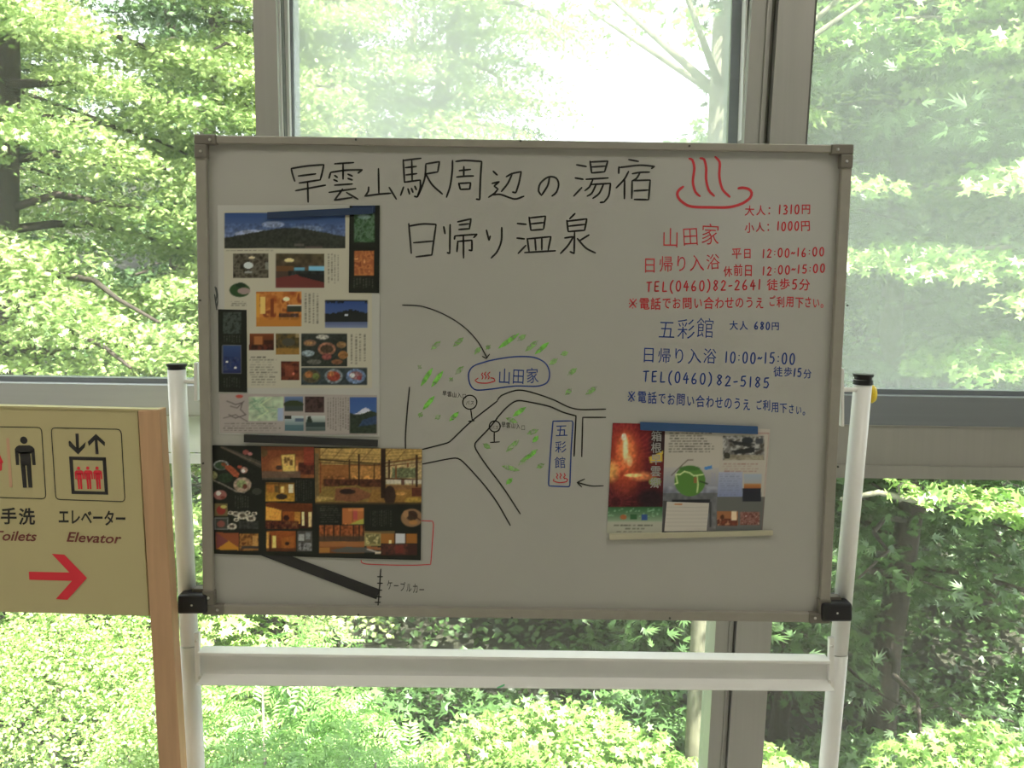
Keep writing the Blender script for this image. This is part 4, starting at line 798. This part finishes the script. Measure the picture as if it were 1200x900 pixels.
q4 = Canvas(776, 586, 834, 624, (142, 134, 114)); 
for k_ in range(6): q4.line([(781, 594.5 + 4.4 * k_), (829, 594.5 + 4.4 * k_)], .5, (112, 106, 92), .7)
q4.rect(790, 590, 799.5, 592, (156, 96, 44))
sheet('card', [(781.5, 588), (831, 589.5), (828, 622), (778.5, 622.5)], q4, -.0017, brC, 'small ruled cream card')
lt = []
for i, ch in enumerate('箱根早雲郷'):
    o = write(ch, 762.5 - .35 * i, 511 + 13.7 * i, 776.5 - .35 * i, 511 + 13.7 * i, 13, mat('white_title_print', (.36, .36, .35), .5) if i == 0 else lt[0].data.materials[0], name='cover_lettering', label='white lettering %s on the cover' % ch, parent=brC, Y=-.0016, off=.012, jit=0)
    lt.append(o)
# ---- magnets holding them
def magnet(q, m, label, cat, y0=-.0058, y1=-.0026, group=None):
    V = [P(x, y, y0) for x, y in (q[3], q[2], q[1], q[0])]; V += [np.array([p[0], y1, p[2]]) for p in V]
    o = MB().hexa(V).build('magnet_bar', m, None, bevel=.0006); return tag(o, label, cat, group)
magnet([(285.6, 509), (442.8, 515.6), (442.4, 523.6), (285.6, 518.4)], M['magnet_black'], 'black magnetic bar between the tall pale brochure and the black brochure', 'magnet')
magnet([(310, 640), (445, 691), (441, 702.5), (306, 651)], M['magnet_black'], 'black magnetic strip slanting down from the black brochure to the railway line', 'magnet', y0=-.0022, y1=-.0002)
magnet([(313, 248.5), (437, 242.3), (437, 250.5), (313, 256.5)], mat('navy_magnet_rubber', (.020, .042, .105), .6), 'dark blue magnetic bar across the top of the tall pale brochure', 'magnet')
magnet([(750.4, 494.7), (888.3, 499.8), (888.3, 509), (750.4, 504.2)], M['magnet_blue'], 'blue magnetic bar along the top of the fireworks leaflet', 'magnet', y1=-.0014)
magnet([(714, 626), (906, 622), (906, 627.5), (714.7, 633)], M['magnet_beige'], 'beige magnetic bar along the bottom of the fireworks leaflet', 'magnet', y1=-.0002)
# ------------------------------------------------------------------ wooden direction sign
YS = -.06
S0 = thing('direction_sign', (P(195, 900, YS)[0] - .3, YS, 0), 'cream direction sign in a beech frame with toilet and elevator pictograms', 'sign')
panel = [(-150, 474), (161, 481), (174.5, 722), (-150, 713)]
def eT(y, x0=(161, 481), x1=(174.5, 722)): return x0[0] + (x1[0] - x0[0]) * (y - x0[1]) / (x1[1] - x0[1])
MB().slab(panel, YS, YS + .02).build('sign_panel', M['sign'], S0, bevel=.001)
MB().slab([(-150, 472), (187, 480), (187, 482), (-150, 475)], YS - .002, YS + .022).build('top_edge', M['sign'], S0)
def foot_ext(xt, yt, xb, yb, Y):
    a = P(xt, yt, Y); b = P(xb, yb, Y); t = (0 - a[2]) / (b[2] - a[2]); return a, a + (b - a) * t
a, af = foot_ext(161.5, 481, 186, 900, YS - .004); b, bf = foot_ext(187, 480, 212, 900, YS - .004)
V = [af, bf, b, a]; V = V + [(p[0], YS + .032, p[2]) for p in V]
MB().hexa(V).build('post', M['wood'], S0, bevel=.002)
w2 = b[0] - a[0]; dx = P(-150, 474, YS)[0] - a[0]
V2 = [np.array(p) + np.array([dx - w2, 0, 0]) for p in V]; MB().hexa(V2).build('post', M['wood'], S0, bevel=.002)
MB().box((V2[1][0] , YS, .12), (af[0], YS + .025, .17)).build('bottom_rail', M['wood'], S0, bevel=.002)
for xx in ((a[0] + af[0]) / 2 , 0): pass
for p in (V[0], V2[0]): MB().box((p[0] - .01, YS - .2, 0), (p[0] + w2 + .01, YS + .22, .03)).build('foot', M['wood'], S0, bevel=.004)
YSI = YS - .0006
ZS = (0, 480, 900 / 160)
def shape(name, pts, m, tf=ZS, label=None, Y=YSI):
    V = [P(tf[0] + x / tf[2], tf[1] + y / tf[2], Y) for x, y in pts]
    return obj(name, V, [tuple(range(len(V)))], m, S0, label=label)
def multi(name, polys, m, tf=ZS, label=None, Y=YSI):
    V = []; Fs = []
    for pts in polys:
        k = len(V); V += [P(tf[0] + x / tf[2], tf[1] + y / tf[2], Y) for x, y in pts]; Fs.append(tuple(range(k, len(V))))
    return obj(name, V, Fs, m, S0, label=label)
def circ(cx, cy, r, n=20, ry=None): return [(cx + r * math.cos(2*math.pi*k/n), cy + (ry or r) * math.sin(2*math.pi*k/n)) for k in range(n)]
def rr(q, r, n=4):           # rounded quad outline
    out = []
    q = np.array(q, float)
    for i in range(4):
        p, a_, b_ = q[i], q[i-1], q[(i+1) % 4]
        u = (a_ - p) / np.linalg.norm(a_ - p); v = (b_ - p) / np.linalg.norm(b_ - p)
        s, e = p + u * r, p + v * r
        for t in np.linspace(0, 1, n): out.append(tuple((1-t)**2 * s + 2*t*(1-t) * p + t*t * e))
    return out
def outline(name, q, r, wpx, m, label=None):
    pts = rr(q, r); pts = pts + [pts[0], pts[1]]
    return strokes(name, [pts], wpx, m, label, parent=S0, Y=YSI, smooth=False, tf=ZS, taper=1)
BK, RR = M['sign_black'], M['sign_red']
outline('pictogram_border', [(337,120),(798,130),(824,607),(368,592)], 28, 1.0, BK, 'rounded black border of the elevator pictogram')
outline('pictogram_border', [(-190,110),(273,118),(303,588),(-170,575)], 28, 1.0, BK, 'rounded black border of the toilet pictogram')
def man(cx, cy, s, sk=.012):
    """standing figure: head, torso with arms, two legs"""
    q = lambda pts: [(cx + (x + sk * 4 * y) * s, cy + y * s) for x, y in pts]
    return [q(circ(-.02, -3.0, .47, 16)),
            q([(-1.25,-1.9),(-1.0,-2.2),(-.7,-2.35),(.7,-2.35),(1.0,-2.2),(1.25,-1.9),(.78,-1.3),(-.78,-1.3)]),
            q([(-1.25,-1.9),(-.8,-1.5),(-.84,.15),(-1.25,.15)]), q([(1.25,-1.9),(1.25,.15),(.84,.15),(.8,-1.5)]),
            q([(-.66,-1.5),(.66,-1.5),(.66,.2),(-.66,.2)]),
            q([(-.66,.1),(-.07,.1),(-.10,3.0),(-.6,3.0)]), q([(.07,.1),(.66,.1),(.6,3.0),(.10,3.0)])]
multi('man_pictogram', man(170, 358, 52, .02), BK, label='black standing man pictogram')
multi('divider_line', [[(40,188),(60,188),(82,512),(62,512)]], M['sign_tan'])
multi('woman_pictogram', [circ(-62, 213, 24), [(-100,245),(-25,245),(22,348),(0,360),(-30,300),(-28,400),(-100,400),(-100,300)], [(0,352),(-2,405),(12,400),(14,350)], [(-90,395),(-68,395),(-62,515),(-86,515)], [(-55,395),(-34,395),(-36,515),(-58,515)]], RR, label='red woman pictogram at the cut edge')
multi('elevator_arrows', [[(497,158),(518,158),(522,262),(502,262)], [(452,212),(460,205),(514,262),(566,212),(556,250),(515,296),(456,240)],
   [(624,190),(642,190),(650,294),(630,294)], [(632,160),(692,215),(690,242),(634,192),(586,240),(578,212)]], BK, label='black down and up arrows')
multi('elevator_box', [[(455,309),(698,315),(699,337),(478,331)], [(455,309),(480,331),(492,535),(472,556)], [(472,556),(492,535),(690,541),(713,561)], [(698,315),(713,561),(690,541),(676,337)]], BK)
for cx in (524, 584, 646):
    multi('passenger_pictogram', man(cx, 455, 23, .02), RR)
write('お手洗', -19, 604, 42, 605.5, 20, BK, name='sign_lettering', label='black lettering お手洗', parent=S0, Y=YSI, off=.022, jit=0)
write('エレベーター', 68, 605, 148, 608, 19, BK, name='sign_lettering', label='black lettering エレベーター', parent=S0, Y=YSI, off=.022, jit=0, grow=1.0)
def word(text, xl, yb, xr, yb2, h, m, label, off=.016, shear=.25):
    V = []; Fs = []
    g2, gf = glyph(text, off, shear); mn, mx = g2.min(0), g2.max(0)
    for x, y in g2:
        t = (x - mn[0]) / (mx[0] - mn[0]); V.append(P(xl + (xr - xl) * t, yb + (yb2 - yb) * t - y * h / .72, YSI))
    return obj('sign_lettering', V, gf, m, S0, label=label)
word('Elevator', 78, 634.5, 142.5, 636.8, 11.5, M['sign_brown'], 'brown italic lettering Elevator')
word('Toilets', -7, 633, 43, 634, 11.5, M['sign_brown'], 'brown italic lettering Toilets')
AR = (0, 440, 3.0)
multi('direction_arrow', [[(101,690),(255,693),(285,712),(255,722),(103,718)]], RR, tf=AR, label='large red arrow shaft')
multi('arrow_head', [[(182,627),(226,630),(306,712),(262,712)], [(306,712),(237,789),(196,786),(262,712)]], RR, tf=AR, label='large red arrow head pointing right', Y=YSI - .0003)
# ------------------------------------------------------------------ outside: hillside and its trees
rng = np.random.default_rng(7)
def t_star(n=5, notch=.36, spread=2.3):
    """palmate leaf lying in xy, stalk at the origin"""
    V = [(0, 0, .0)]; F_ = []
    k = 2 * n - 1
    for i in range(k):
        a = -spread + 2 * spread * i / (k - 1)
        r = (1.0 - .12 * abs(a)) if i % 2 == 0 else notch
        V.append((r * math.sin(a), r * math.cos(a), -.10 * r))
    F_ = [(0, i + 1, i) for i in range(1, k)]
    return np.array(V), np.array(F_)
def t_spray(n=6):
    V = []; F_ = []
    for i in range(n):
        a = (-1.15 + 2.3 * i / (n - 1)); L = 1.0 - .25 * abs(a); o = .12 + .32 * (1 - abs(a) / 1.2)
        bx, by = 0, o
        dx, dy = math.sin(a), math.cos(a)
        k = len(V)
        V += [(bx - dy * .10, by + dx * .10 - .1, .0), (bx + dy * .10, by - dx * .10 - .1, .0), (bx + dx * L * .75, by + dy * L * .75, -.12)]
        F_.append((k, k + 1, k + 2))
    return np.array(V), np.array(F_)
def t_oval():
    V = np.array([(0, 0, 0), (.34, .5, .06), (0, 1, -.08), (-.34, .5, .06)])
    return V, np.array([(0, 1, 2), (0, 2, 3)])
def t_pinnate(n=6):
    V = []; F_ = []
    for i in range(n):
        y = .16 + .74 * i / (n - 1); z = -.30 * y * y; L = .34 * (1.1 - .5 * abs(y - .45))
        for s in (-1, 1):
            k = len(V); dx, dy = s * math.cos(.45), math.sin(.45)
            V += [(0, y, z), (dx * L * .5 + dy * .05 * s, y + dy * L * .5 - .055, z + .01), (dx * L, y + dy * L, z - .07), (dx * L * .5, y + dy * L * .5 + .055, z + .01)]
            F_ += [(k, k+1, k+2), (k, k+2, k+3)]
    k = len(V); V += [(0, .88, -.25), (.05, 1.03, -.3), (0, 1.2, -.4), (-.05, 1.03, -.3)]; F_ += [(k, k+1, k+2), (k, k+2, k+3)]
    return np.array(V), np.array(F_)
T = dict(star=t_star(6, .44, 2.35), spray=t_spray(), oval=t_oval(), pinnate=t_pinnate(), star3=t_star(4, .4, 1.9))
def leaves(C, N, S, tmpl, tb=.5):
    """leaf meshes: centres C, normals N, sizes S"""
    TV, TF = T[tmpl]; n = len(C)
    N = N / np.linalg.norm(N, axis=1, keepdims=True)
    R_ = rng.normal(size=(n, 3)); U = R_ - (R_ * N).sum(1, keepdims=True) * N; U /= np.linalg.norm(U, axis=1, keepdims=True)
    W_ = np.cross(N, U)
    V = C[:, None, :] + S[:, None, None] * (TV[None, :, 0:1] * U[:, None, :] + TV[None, :, 1:2] * W_[:, None, :] + TV[None, :, 2:3] * N[:, None, :])
    k = len(TV)
    F_ = TF[None] + (np.arange(n) * k)[:, None, None]
    tint = np.repeat(np.clip(rng.normal(tb, .22, n), 0, 1), k)
    return V.reshape(-1, 3), F_.reshape(-1, 3), tint
def foliage(name, parts, m, parent, kind='stuff'):
    V = []; F_ = []; Tn = []; o = 0
    for v, f, t in parts: V.append(v); F_.append(f + o); Tn.append(t); o += len(v)
    V = np.concatenate(V); F_ = np.concatenate(F_); Tn = np.concatenate(Tn)
    ob = obj(name, V, F_, m, parent, kind=kind)
    a = ob.data.attributes.new('tint', 'FLOAT', 'POINT'); a.data.foreach_set('value', Tn.astype(np.float32))
    return ob
def pad(c, out, rad, flat, n, size, tmpl, droop=.3, jit=.6):
    """a flattened clump of leaves around c, drooping towards `out`"""
    r = np.sqrt(rng.random(n)) * rad; a = rng.random(n) * 2 * math.pi
    ax = np.array([out[0], out[1], 0.]); ax /= (np.linalg.norm(ax) + 1e-9); bx = np.array([-ax[1], ax[0], 0])
    ca, sa = r * np.cos(a), r * np.sin(a)
    C = c + ca[:, None] * ax * 1.25 + sa[:, None] * bx
    C[:, 2] += rng.normal(0, flat, n) - droop * (r / rad) ** 2 * rad - droop * .5 * ca
    N = np.array([0, 0, 1.]) + droop * .8 * (ca[:, None] * ax + sa[:, None] * bx) / rad + rng.normal(0, jit, (n, 3))
    S = size * (.7 + .6 * rng.random(n))
    return leaves(C, N, S, tmpl, .5 + .5 * (rng.random() - .45))
def trunk_pts(x, y, z, h, lean=(0, 0), wob=.08, n=9):
    return [np.array([x + lean[0] * t + rng.normal(0, wob) * (0 < t), y + lean[1] * t + rng.normal(0, wob) * (0 < t), z + h * t]) for t in np.linspace(0, 1, n)]
def tree(name, label, cat, x, y, z, h, r, nb, z_lo, z_hi, reach, m, bark, tmpl, size, npad, nleaf, prad, flat=.05, droop=.3,
         group=None, lean=(0, 0), az=None, rise=.15, keep=None, bthin=1.0, curve=0.25):
    root = thing(name, (x, y, z), label, cat, group)
    tp = trunk_pts(x, y, z, h, lean)
    MB().tube(tp, [r * (1 - .75 * i / (len(tp) - 1)) * (1.35 if i == 0 else 1) for i in range(len(tp))], 10).build('trunk', M[bark], root, smooth=True)
    parts = []
    for i in range(nb):
        zz_ = z_lo + (z_hi - z_lo) * (i + rng.random()) / nb
        t = min(max((zz_ - z) / h, 0), 1); k = min(int(t * (len(tp) - 1)), len(tp) - 2); fr = t * (len(tp) - 1) - k
        b0 = tp[k] * (1 - fr) + tp[k + 1] * fr
        a = rng.uniform(*az) if az else i * 2.4 + rng.normal(0, .4)
        L = reach * (1 - .55 * ((zz_ - z_lo) / (z_hi - z_lo)) ** 1.5) * rng.uniform(.7, 1.1)
        d = np.array([math.cos(a), math.sin(a), 0.])
        pts = [b0 + d * L * s + np.array([rng.normal(0, .04), rng.normal(0, .04), L * (rise * s - curve * s * s) + rng.normal(0, .03)]) for s in np.linspace(0, 1, 6)]
        rb = r * .22 * bthin
        used = False
        for s in np.linspace(.25, 1.0, npad):
            q = s * 5; j = min(int(q), 4); c = pts[j] * (1 - q + j) + pts[j + 1] * (q - j)
            side = np.cross(d, (0, 0, 1)) * rng.normal(0, .35) * L * .45
            c = c + side + np.array([0, 0, rng.normal(0, .06)])
            if keep and not keep(c): continue
            used = True
            pr = prad * rng.uniform(.7, 1.2)
            parts.append(pad(c, d + side, pr, flat, int(nleaf * pr / prad), size, tmpl, droop))
        if used: MB().tube(pts, [rb * (1 - .8 * s) + .004 for s in np.linspace(0, 1, 6)], 6).build('branch', M[bark], root, smooth=True)
    foliage('foliage', parts, M[m], root)
    return root
def pix(c):
    v = (np.asarray(c) - CAM) @ RM
    return (600 + F * v[0] / v[1], 450 - F * v[2] / v[1]) if v[1] > .1 else (9e9, 9e9)
def shrub(name, label, cat, c, rad, hgt, n, m, tmpl, size, nstem=6, group=None, zg=-3.0, npp=60, pr=.20, dome=.45):
    """a bush: stems from the ground, clumps of leaves over a dome"""
    x, y, ztop = c
    root = thing(name, (x, y, zg), label, cat, group)
    parts = []; tips = []
    for i in range(n):
        a = i * 2.399; q = math.sqrt((i + .5) / n) * 1.0
        dx, dy = math.cos(a) * q, math.sin(a) * q
        zz_ = ztop - hgt * q ** 2.2 - abs(rng.normal(0, .16 * hgt))
        p = np.array([x + dx * rad[0], y + dy * rad[1], zz_]); tips.append(p)
        d = np.array([dx, dy, 0]) + 1e-3
        tm = tmpl if isinstance(tmpl, str) else tmpl[i % len(tmpl)]
        parts.append(pad(p, d, pr * rng.uniform(.8, 1.4), .03, npp, size, tm, dome))
        parts.append(pad(p - np.array([dx * .2, dy * .2, .22]), d, .24, .08, npp // 2, size, tm, .3))
    for k in range(nstem):
        tp = tips[int(k * len(tips) / nstem)]
        b = np.array([x + rng.normal(0, .12), y + rng.normal(0, .12), zg])
        mid = (b + tp) / 2 + np.array([rng.normal(0, .08), rng.normal(0, .08), .2])
        MB().tube([b, mid, tp - np.array([0, 0, .02])], [.022, .015, .006], 6).build('stem', M['bark_grey'], root, smooth=True)
    foliage('foliage', parts, M[m], root)
    return root
def gz(x, y):
    return -3.3 + .17 * max(y - 4, 0) + .003 * max(y - 14, 0) ** 2 + .12 * math.sin(x * .9) * math.cos(y * .7)
# hillside
nx, ny = 60, 60
V = []; Fs = []
for j in range(ny):
    for i in range(nx):
        x = -26 + 52 * i / (nx - 1); y = 1.2 + 46 * (j / (ny - 1)) ** 1.4
        V.append((x, y, gz(x, y)))
for j in range(ny - 1):
    for i in range(nx - 1):
        a = j * nx + i; Fs.append((a, a + 1, a + nx + 1, a + nx))
hs = obj('ground', V, Fs, M['soil'], smooth=True); hs['kind'] = 'structure'; hs['label'] = 'wooded hillside soil outside the windows'

# low leaves covering the hillside
n = 90000
gx = rng.uniform(-16, 16, n); gy = 1.6 + 26 * rng.random(n) ** 1.5
gc = np.array([(x, y, gz(x, y) + .04 + abs(rng.normal(0, .10))) for x, y in zip(gx, gy)])
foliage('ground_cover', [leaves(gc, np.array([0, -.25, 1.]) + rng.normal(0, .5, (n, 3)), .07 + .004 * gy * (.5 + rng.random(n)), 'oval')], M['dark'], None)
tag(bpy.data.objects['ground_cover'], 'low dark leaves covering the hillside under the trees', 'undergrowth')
# ------------------------------------------------------------------ planting
kp_all = lambda c: True
def seen(c, mx=300, my=160):
    x, y = pix(c); return -mx < x < 1200 + mx and -my - 750 < y < 900 + my
def clear_view(c):
    x, y = pix(c); return not (c[1] < 6.9 and (1005 < x < 1100 or 912 < x < 960) and 585 < y < 860)
SPR = dict(m='conifer', bark='bark', tmpl='spray', size=.056)
tree('cypress_tree', 'tall sunlit cypress filling the left window beside the whiteboard', 'tree', -4.3, 6.8, gz(-4.3, 6.8), 12, .17, 60, -1.4, 6.4, 2.9, npad=9, nleaf=250, prad=.34, keep=seen, **SPR)
tree('cypress_tree', 'slender cypress just behind the left mullion', 'tree', -2.5, 8.4, gz(-2.5, 8.4), 10.5, .13, 48, -.6, 6.4, 1.9, npad=8, nleaf=230, prad=.34, keep=seen, **SPR)
tree('cypress_tree', 'cypress farther back at the far left', 'tree', -6.9, 9.5, gz(-6.9, 9.5), 12, .18, 50, -1.0, 7.2, 2.8, npad=8, nleaf=150, prad=.5, keep=seen, **SPR)
tree('cypress_tree', 'hazy cypress behind the top of the whiteboard', 'tree', -.7, 9.8, gz(-.7, 9.8), 11, .15, 46, .6, 6.8, 2.0, npad=8, nleaf=150, prad=.45, keep=seen, **SPR)
MP = dict(m='maple', bark='bark_grey', tmpl='star', size=.055)
tree('maple_tree', 'spreading maple with layered boughs in the right window', 'tree', 5.7, 6.4, gz(5.7, 6.4), 9.5, .15, 72, .2, 6.2, 4.3, npad=10, nleaf=130, prad=.42, flat=.03, droop=.18, keep=lambda c: seen(c) and clear_view(c) and not (c[1] < 7.5 and pix(c)[1] > 640), rise=.3, curve=.25, bthin=1.1, az=(1.6, 4.7), **MP)
tree('maple_tree', 'smaller maple behind the right mullion', 'tree', 3.5, 8.2, gz(3.5, 8.2), 7.2, .07, 26, .9, 4.6, 1.9, npad=7, nleaf=100, prad=.42, flat=.04, droop=.2, keep=lambda c: seen(c) and not (640 < pix(c)[0] < 850 and pix(c)[1] < 165), rise=.3, **MP)
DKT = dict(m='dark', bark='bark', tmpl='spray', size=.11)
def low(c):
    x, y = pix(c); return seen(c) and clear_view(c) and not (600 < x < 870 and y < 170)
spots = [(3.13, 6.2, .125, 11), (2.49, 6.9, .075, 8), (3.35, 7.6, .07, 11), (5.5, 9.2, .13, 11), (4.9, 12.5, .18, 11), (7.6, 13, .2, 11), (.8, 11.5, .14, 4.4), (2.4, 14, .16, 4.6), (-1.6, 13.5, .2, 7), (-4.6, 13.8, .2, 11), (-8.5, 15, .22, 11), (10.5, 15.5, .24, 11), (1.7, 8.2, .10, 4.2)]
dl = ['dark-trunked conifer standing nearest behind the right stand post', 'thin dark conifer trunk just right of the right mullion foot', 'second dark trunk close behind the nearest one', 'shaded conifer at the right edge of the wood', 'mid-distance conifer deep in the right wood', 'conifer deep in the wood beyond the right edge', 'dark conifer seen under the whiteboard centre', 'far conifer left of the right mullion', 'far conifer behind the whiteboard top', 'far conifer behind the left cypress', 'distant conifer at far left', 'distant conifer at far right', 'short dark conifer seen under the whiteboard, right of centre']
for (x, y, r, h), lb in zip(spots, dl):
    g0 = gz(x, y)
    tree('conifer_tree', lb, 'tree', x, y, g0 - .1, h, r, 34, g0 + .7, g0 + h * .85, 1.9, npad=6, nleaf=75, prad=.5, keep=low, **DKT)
# far trees: copies of two of the trees above, higher up the hillside
far = [o for o in COL.objects if o.get('label') in (dl[4], dl[9])]
prs = random.Random(5)
fx = [(-15, 19), (-11.5, 21), (-7, 19), (-3.4, 18.5), (-9, 26), (-1, 23), (-13, 27), (-5, 25), (9, 21), (12.5, 20), (15.5, 24), (7.8, 24), (11, 28), (18, 27), (-18, 26), (13.5, 16.5)]
for i, (x, y) in enumerate(fx):
    src = far[i % len(far)]
    r_ = src.copy(); COL.objects.link(r_); sc_ = prs.uniform(.85, 1.2)
    r_.location = (x, y, gz(x, y) - .2); r_.rotation_euler = (0, 0, prs.uniform(0, 6)); r_.scale = (sc_,) * 3
    r_['label'] = 'distant conifer high on the hillside wood'; r_['group'] = 'distant conifers up the hillside'
    for ch in src.children:
        c_ = ch.copy(); COL.objects.link(c_); c_.parent = r_
p = P(825, 780, 4.6)
t_ = thing('pale_trunk_tree', (p[0], 4.6, gz(p[0], 4.6)), 'pale mossy tree trunk left of the right mullion below the whiteboard', 'tree')
MB().tube(trunk_pts(p[0] - .02, 4.6, gz(p[0], 4.6), 6.4, wob=.02), .075, 12).build('trunk', M['bark_pale'], t_, smooth=True)
fp = []
for k_ in range(16):
    a_ = k_ * 2.4; c_ = np.array([p[0] + 1.1 * math.cos(a_), 4.9 + .9 * math.sin(a_), 3.4 + .1 * (k_ % 5) - .1]); fp.append(pad(c_, (math.cos(a_), math.sin(a_)), .4, .05, 60, .06, 'star'))
    if k_ % 2: MB().tube([(p[0], 4.6, 2.6), c_ - [0, 0, .03]], [.03, .008], 6).build('branch', M['bark_pale'], t_, smooth=True)
foliage('foliage', fp, M['maple'], t_)
# shrubs close to the glass, below
def sh(name, label, x, y, Y, rad, hgt, n, m, tmpl, size, **k):
    q = P(x, y, Y); return shrub(name, label, 'shrub', (q[0], Y, q[2]), rad, hgt, n, m, tmpl, size, zg=gz(q[0], Y) - .05, **k)
sh('maple_shrub', 'bright low maple below the middle of the whiteboard', 650, 822, 3.9, (1.2, .7), .8, 130, 'maple', ['oval', 'star', 'oval'], .045, npp=60, pr=.13, dome=.8)
sh('pinnate_shrub', 'feathery-leaved shrub below the left half of the whiteboard', 350, 738, 3.6, (.75, .7), 1.3, 44, 'rowan', 'pinnate', .15, npp=17)
sh('pinnate_shrub', 'small feathery shrub in front, low between stand post and middle', 420, 850, 2.9, (.55, .4), .6, 20, 'rowan', 'pinnate', .12, npp=15)
sh('bright_shrub', 'bright fine-leaved shrub beneath the direction sign', 60, 700, 4.4, (1.5, 1.0), 1.4, 240, 'shrub', 'oval', .030, npp=110, pr=.13, dome=1.1)
sh('bright_shrub', 'fine-leaved shrub between the sign post and the stand post', 200, 775, 3.6, (.6, .5), 1.0, 90, 'shrub', 'oval', .028, npp=100, pr=.10, dome=1.1)
sh('maple_shrub', 'bright young maple at the lower right corner', 1140, 850, 3.9, (.8, .5), .7, 34, 'maple', 'star', .048, npp=48, pr=.14, dome=.5)
sh('maple_shrub', 'small maple sprig right of the right mullion foot', 905, 868, 3.6, (.35, .3), .5, 12, 'maple', 'star', .06, npp=40)
sh('maple_shrub', 'maple beyond the lower left pane under the transom', 150, 600, 6.5, (1.6, 1.0), 1.6, 50, 'shrub', 'star', .07, npp=80)
for (x, y, Y, rx, n, lb) in ((500, 770, 6.6, 1.5, 34, 'dull green undergrowth behind the feathery shrub'), (760, 790, 6.0, 1.2, 30, 'green undergrowth behind the bright low maple'), (1010, 850, 5.6, 1.2, 34, 'shaded undergrowth at the foot of the dark conifer'), (1230, 770, 7.4, 1.2, 34, 'shaded undergrowth at the right edge'), (900, 720, 8.5, 1.6, 34, 'deep undergrowth behind the right mullion'), (1080, 640, 10.5, 2.2, 40, 'far undergrowth up the right slope')):
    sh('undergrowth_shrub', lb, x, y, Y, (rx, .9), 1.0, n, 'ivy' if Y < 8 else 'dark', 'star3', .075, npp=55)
# overhanging maple bough under the transom at the right
ob = thing('maple_bough', tuple(P(1150, 590, 4.2)), 'pale horizontal bough with bright maple leaves under the right transom', 'branch')
pts = [P(x, y, 4.2) for x, y in ((985, 585), (1030, 577), (1070, 586), (1120, 588), (1180, 592), (1290, 600), (1420, 560))]
MB().tube(pts, [.012, .018, .020, .022, .024, .03, .04], 8).build('branch', M['bark_pale'], ob, smooth=True)
MB().tube([P(1055, 588, 4.2), P(1053, 570, 4.2), P(1062, 562, 4.15)], [.012, .009, .006], 6).build('twig', M['bark_pale'], ob, smooth=True)
foliage('foliage', [pad(P(x, y, 4.2), (1, -.3), r_, .03, n_, .06, 'star', .25) for x, y, r_, n_ in ((1090, 578, .18, 30), (1130, 578, .24, 60), (1170, 580, .26, 70), (1200, 592, .25, 70), (1185, 600, .2, 50), (1240, 590, .3, 60), (1050, 565, .1, 16))], M['maple'], ob)
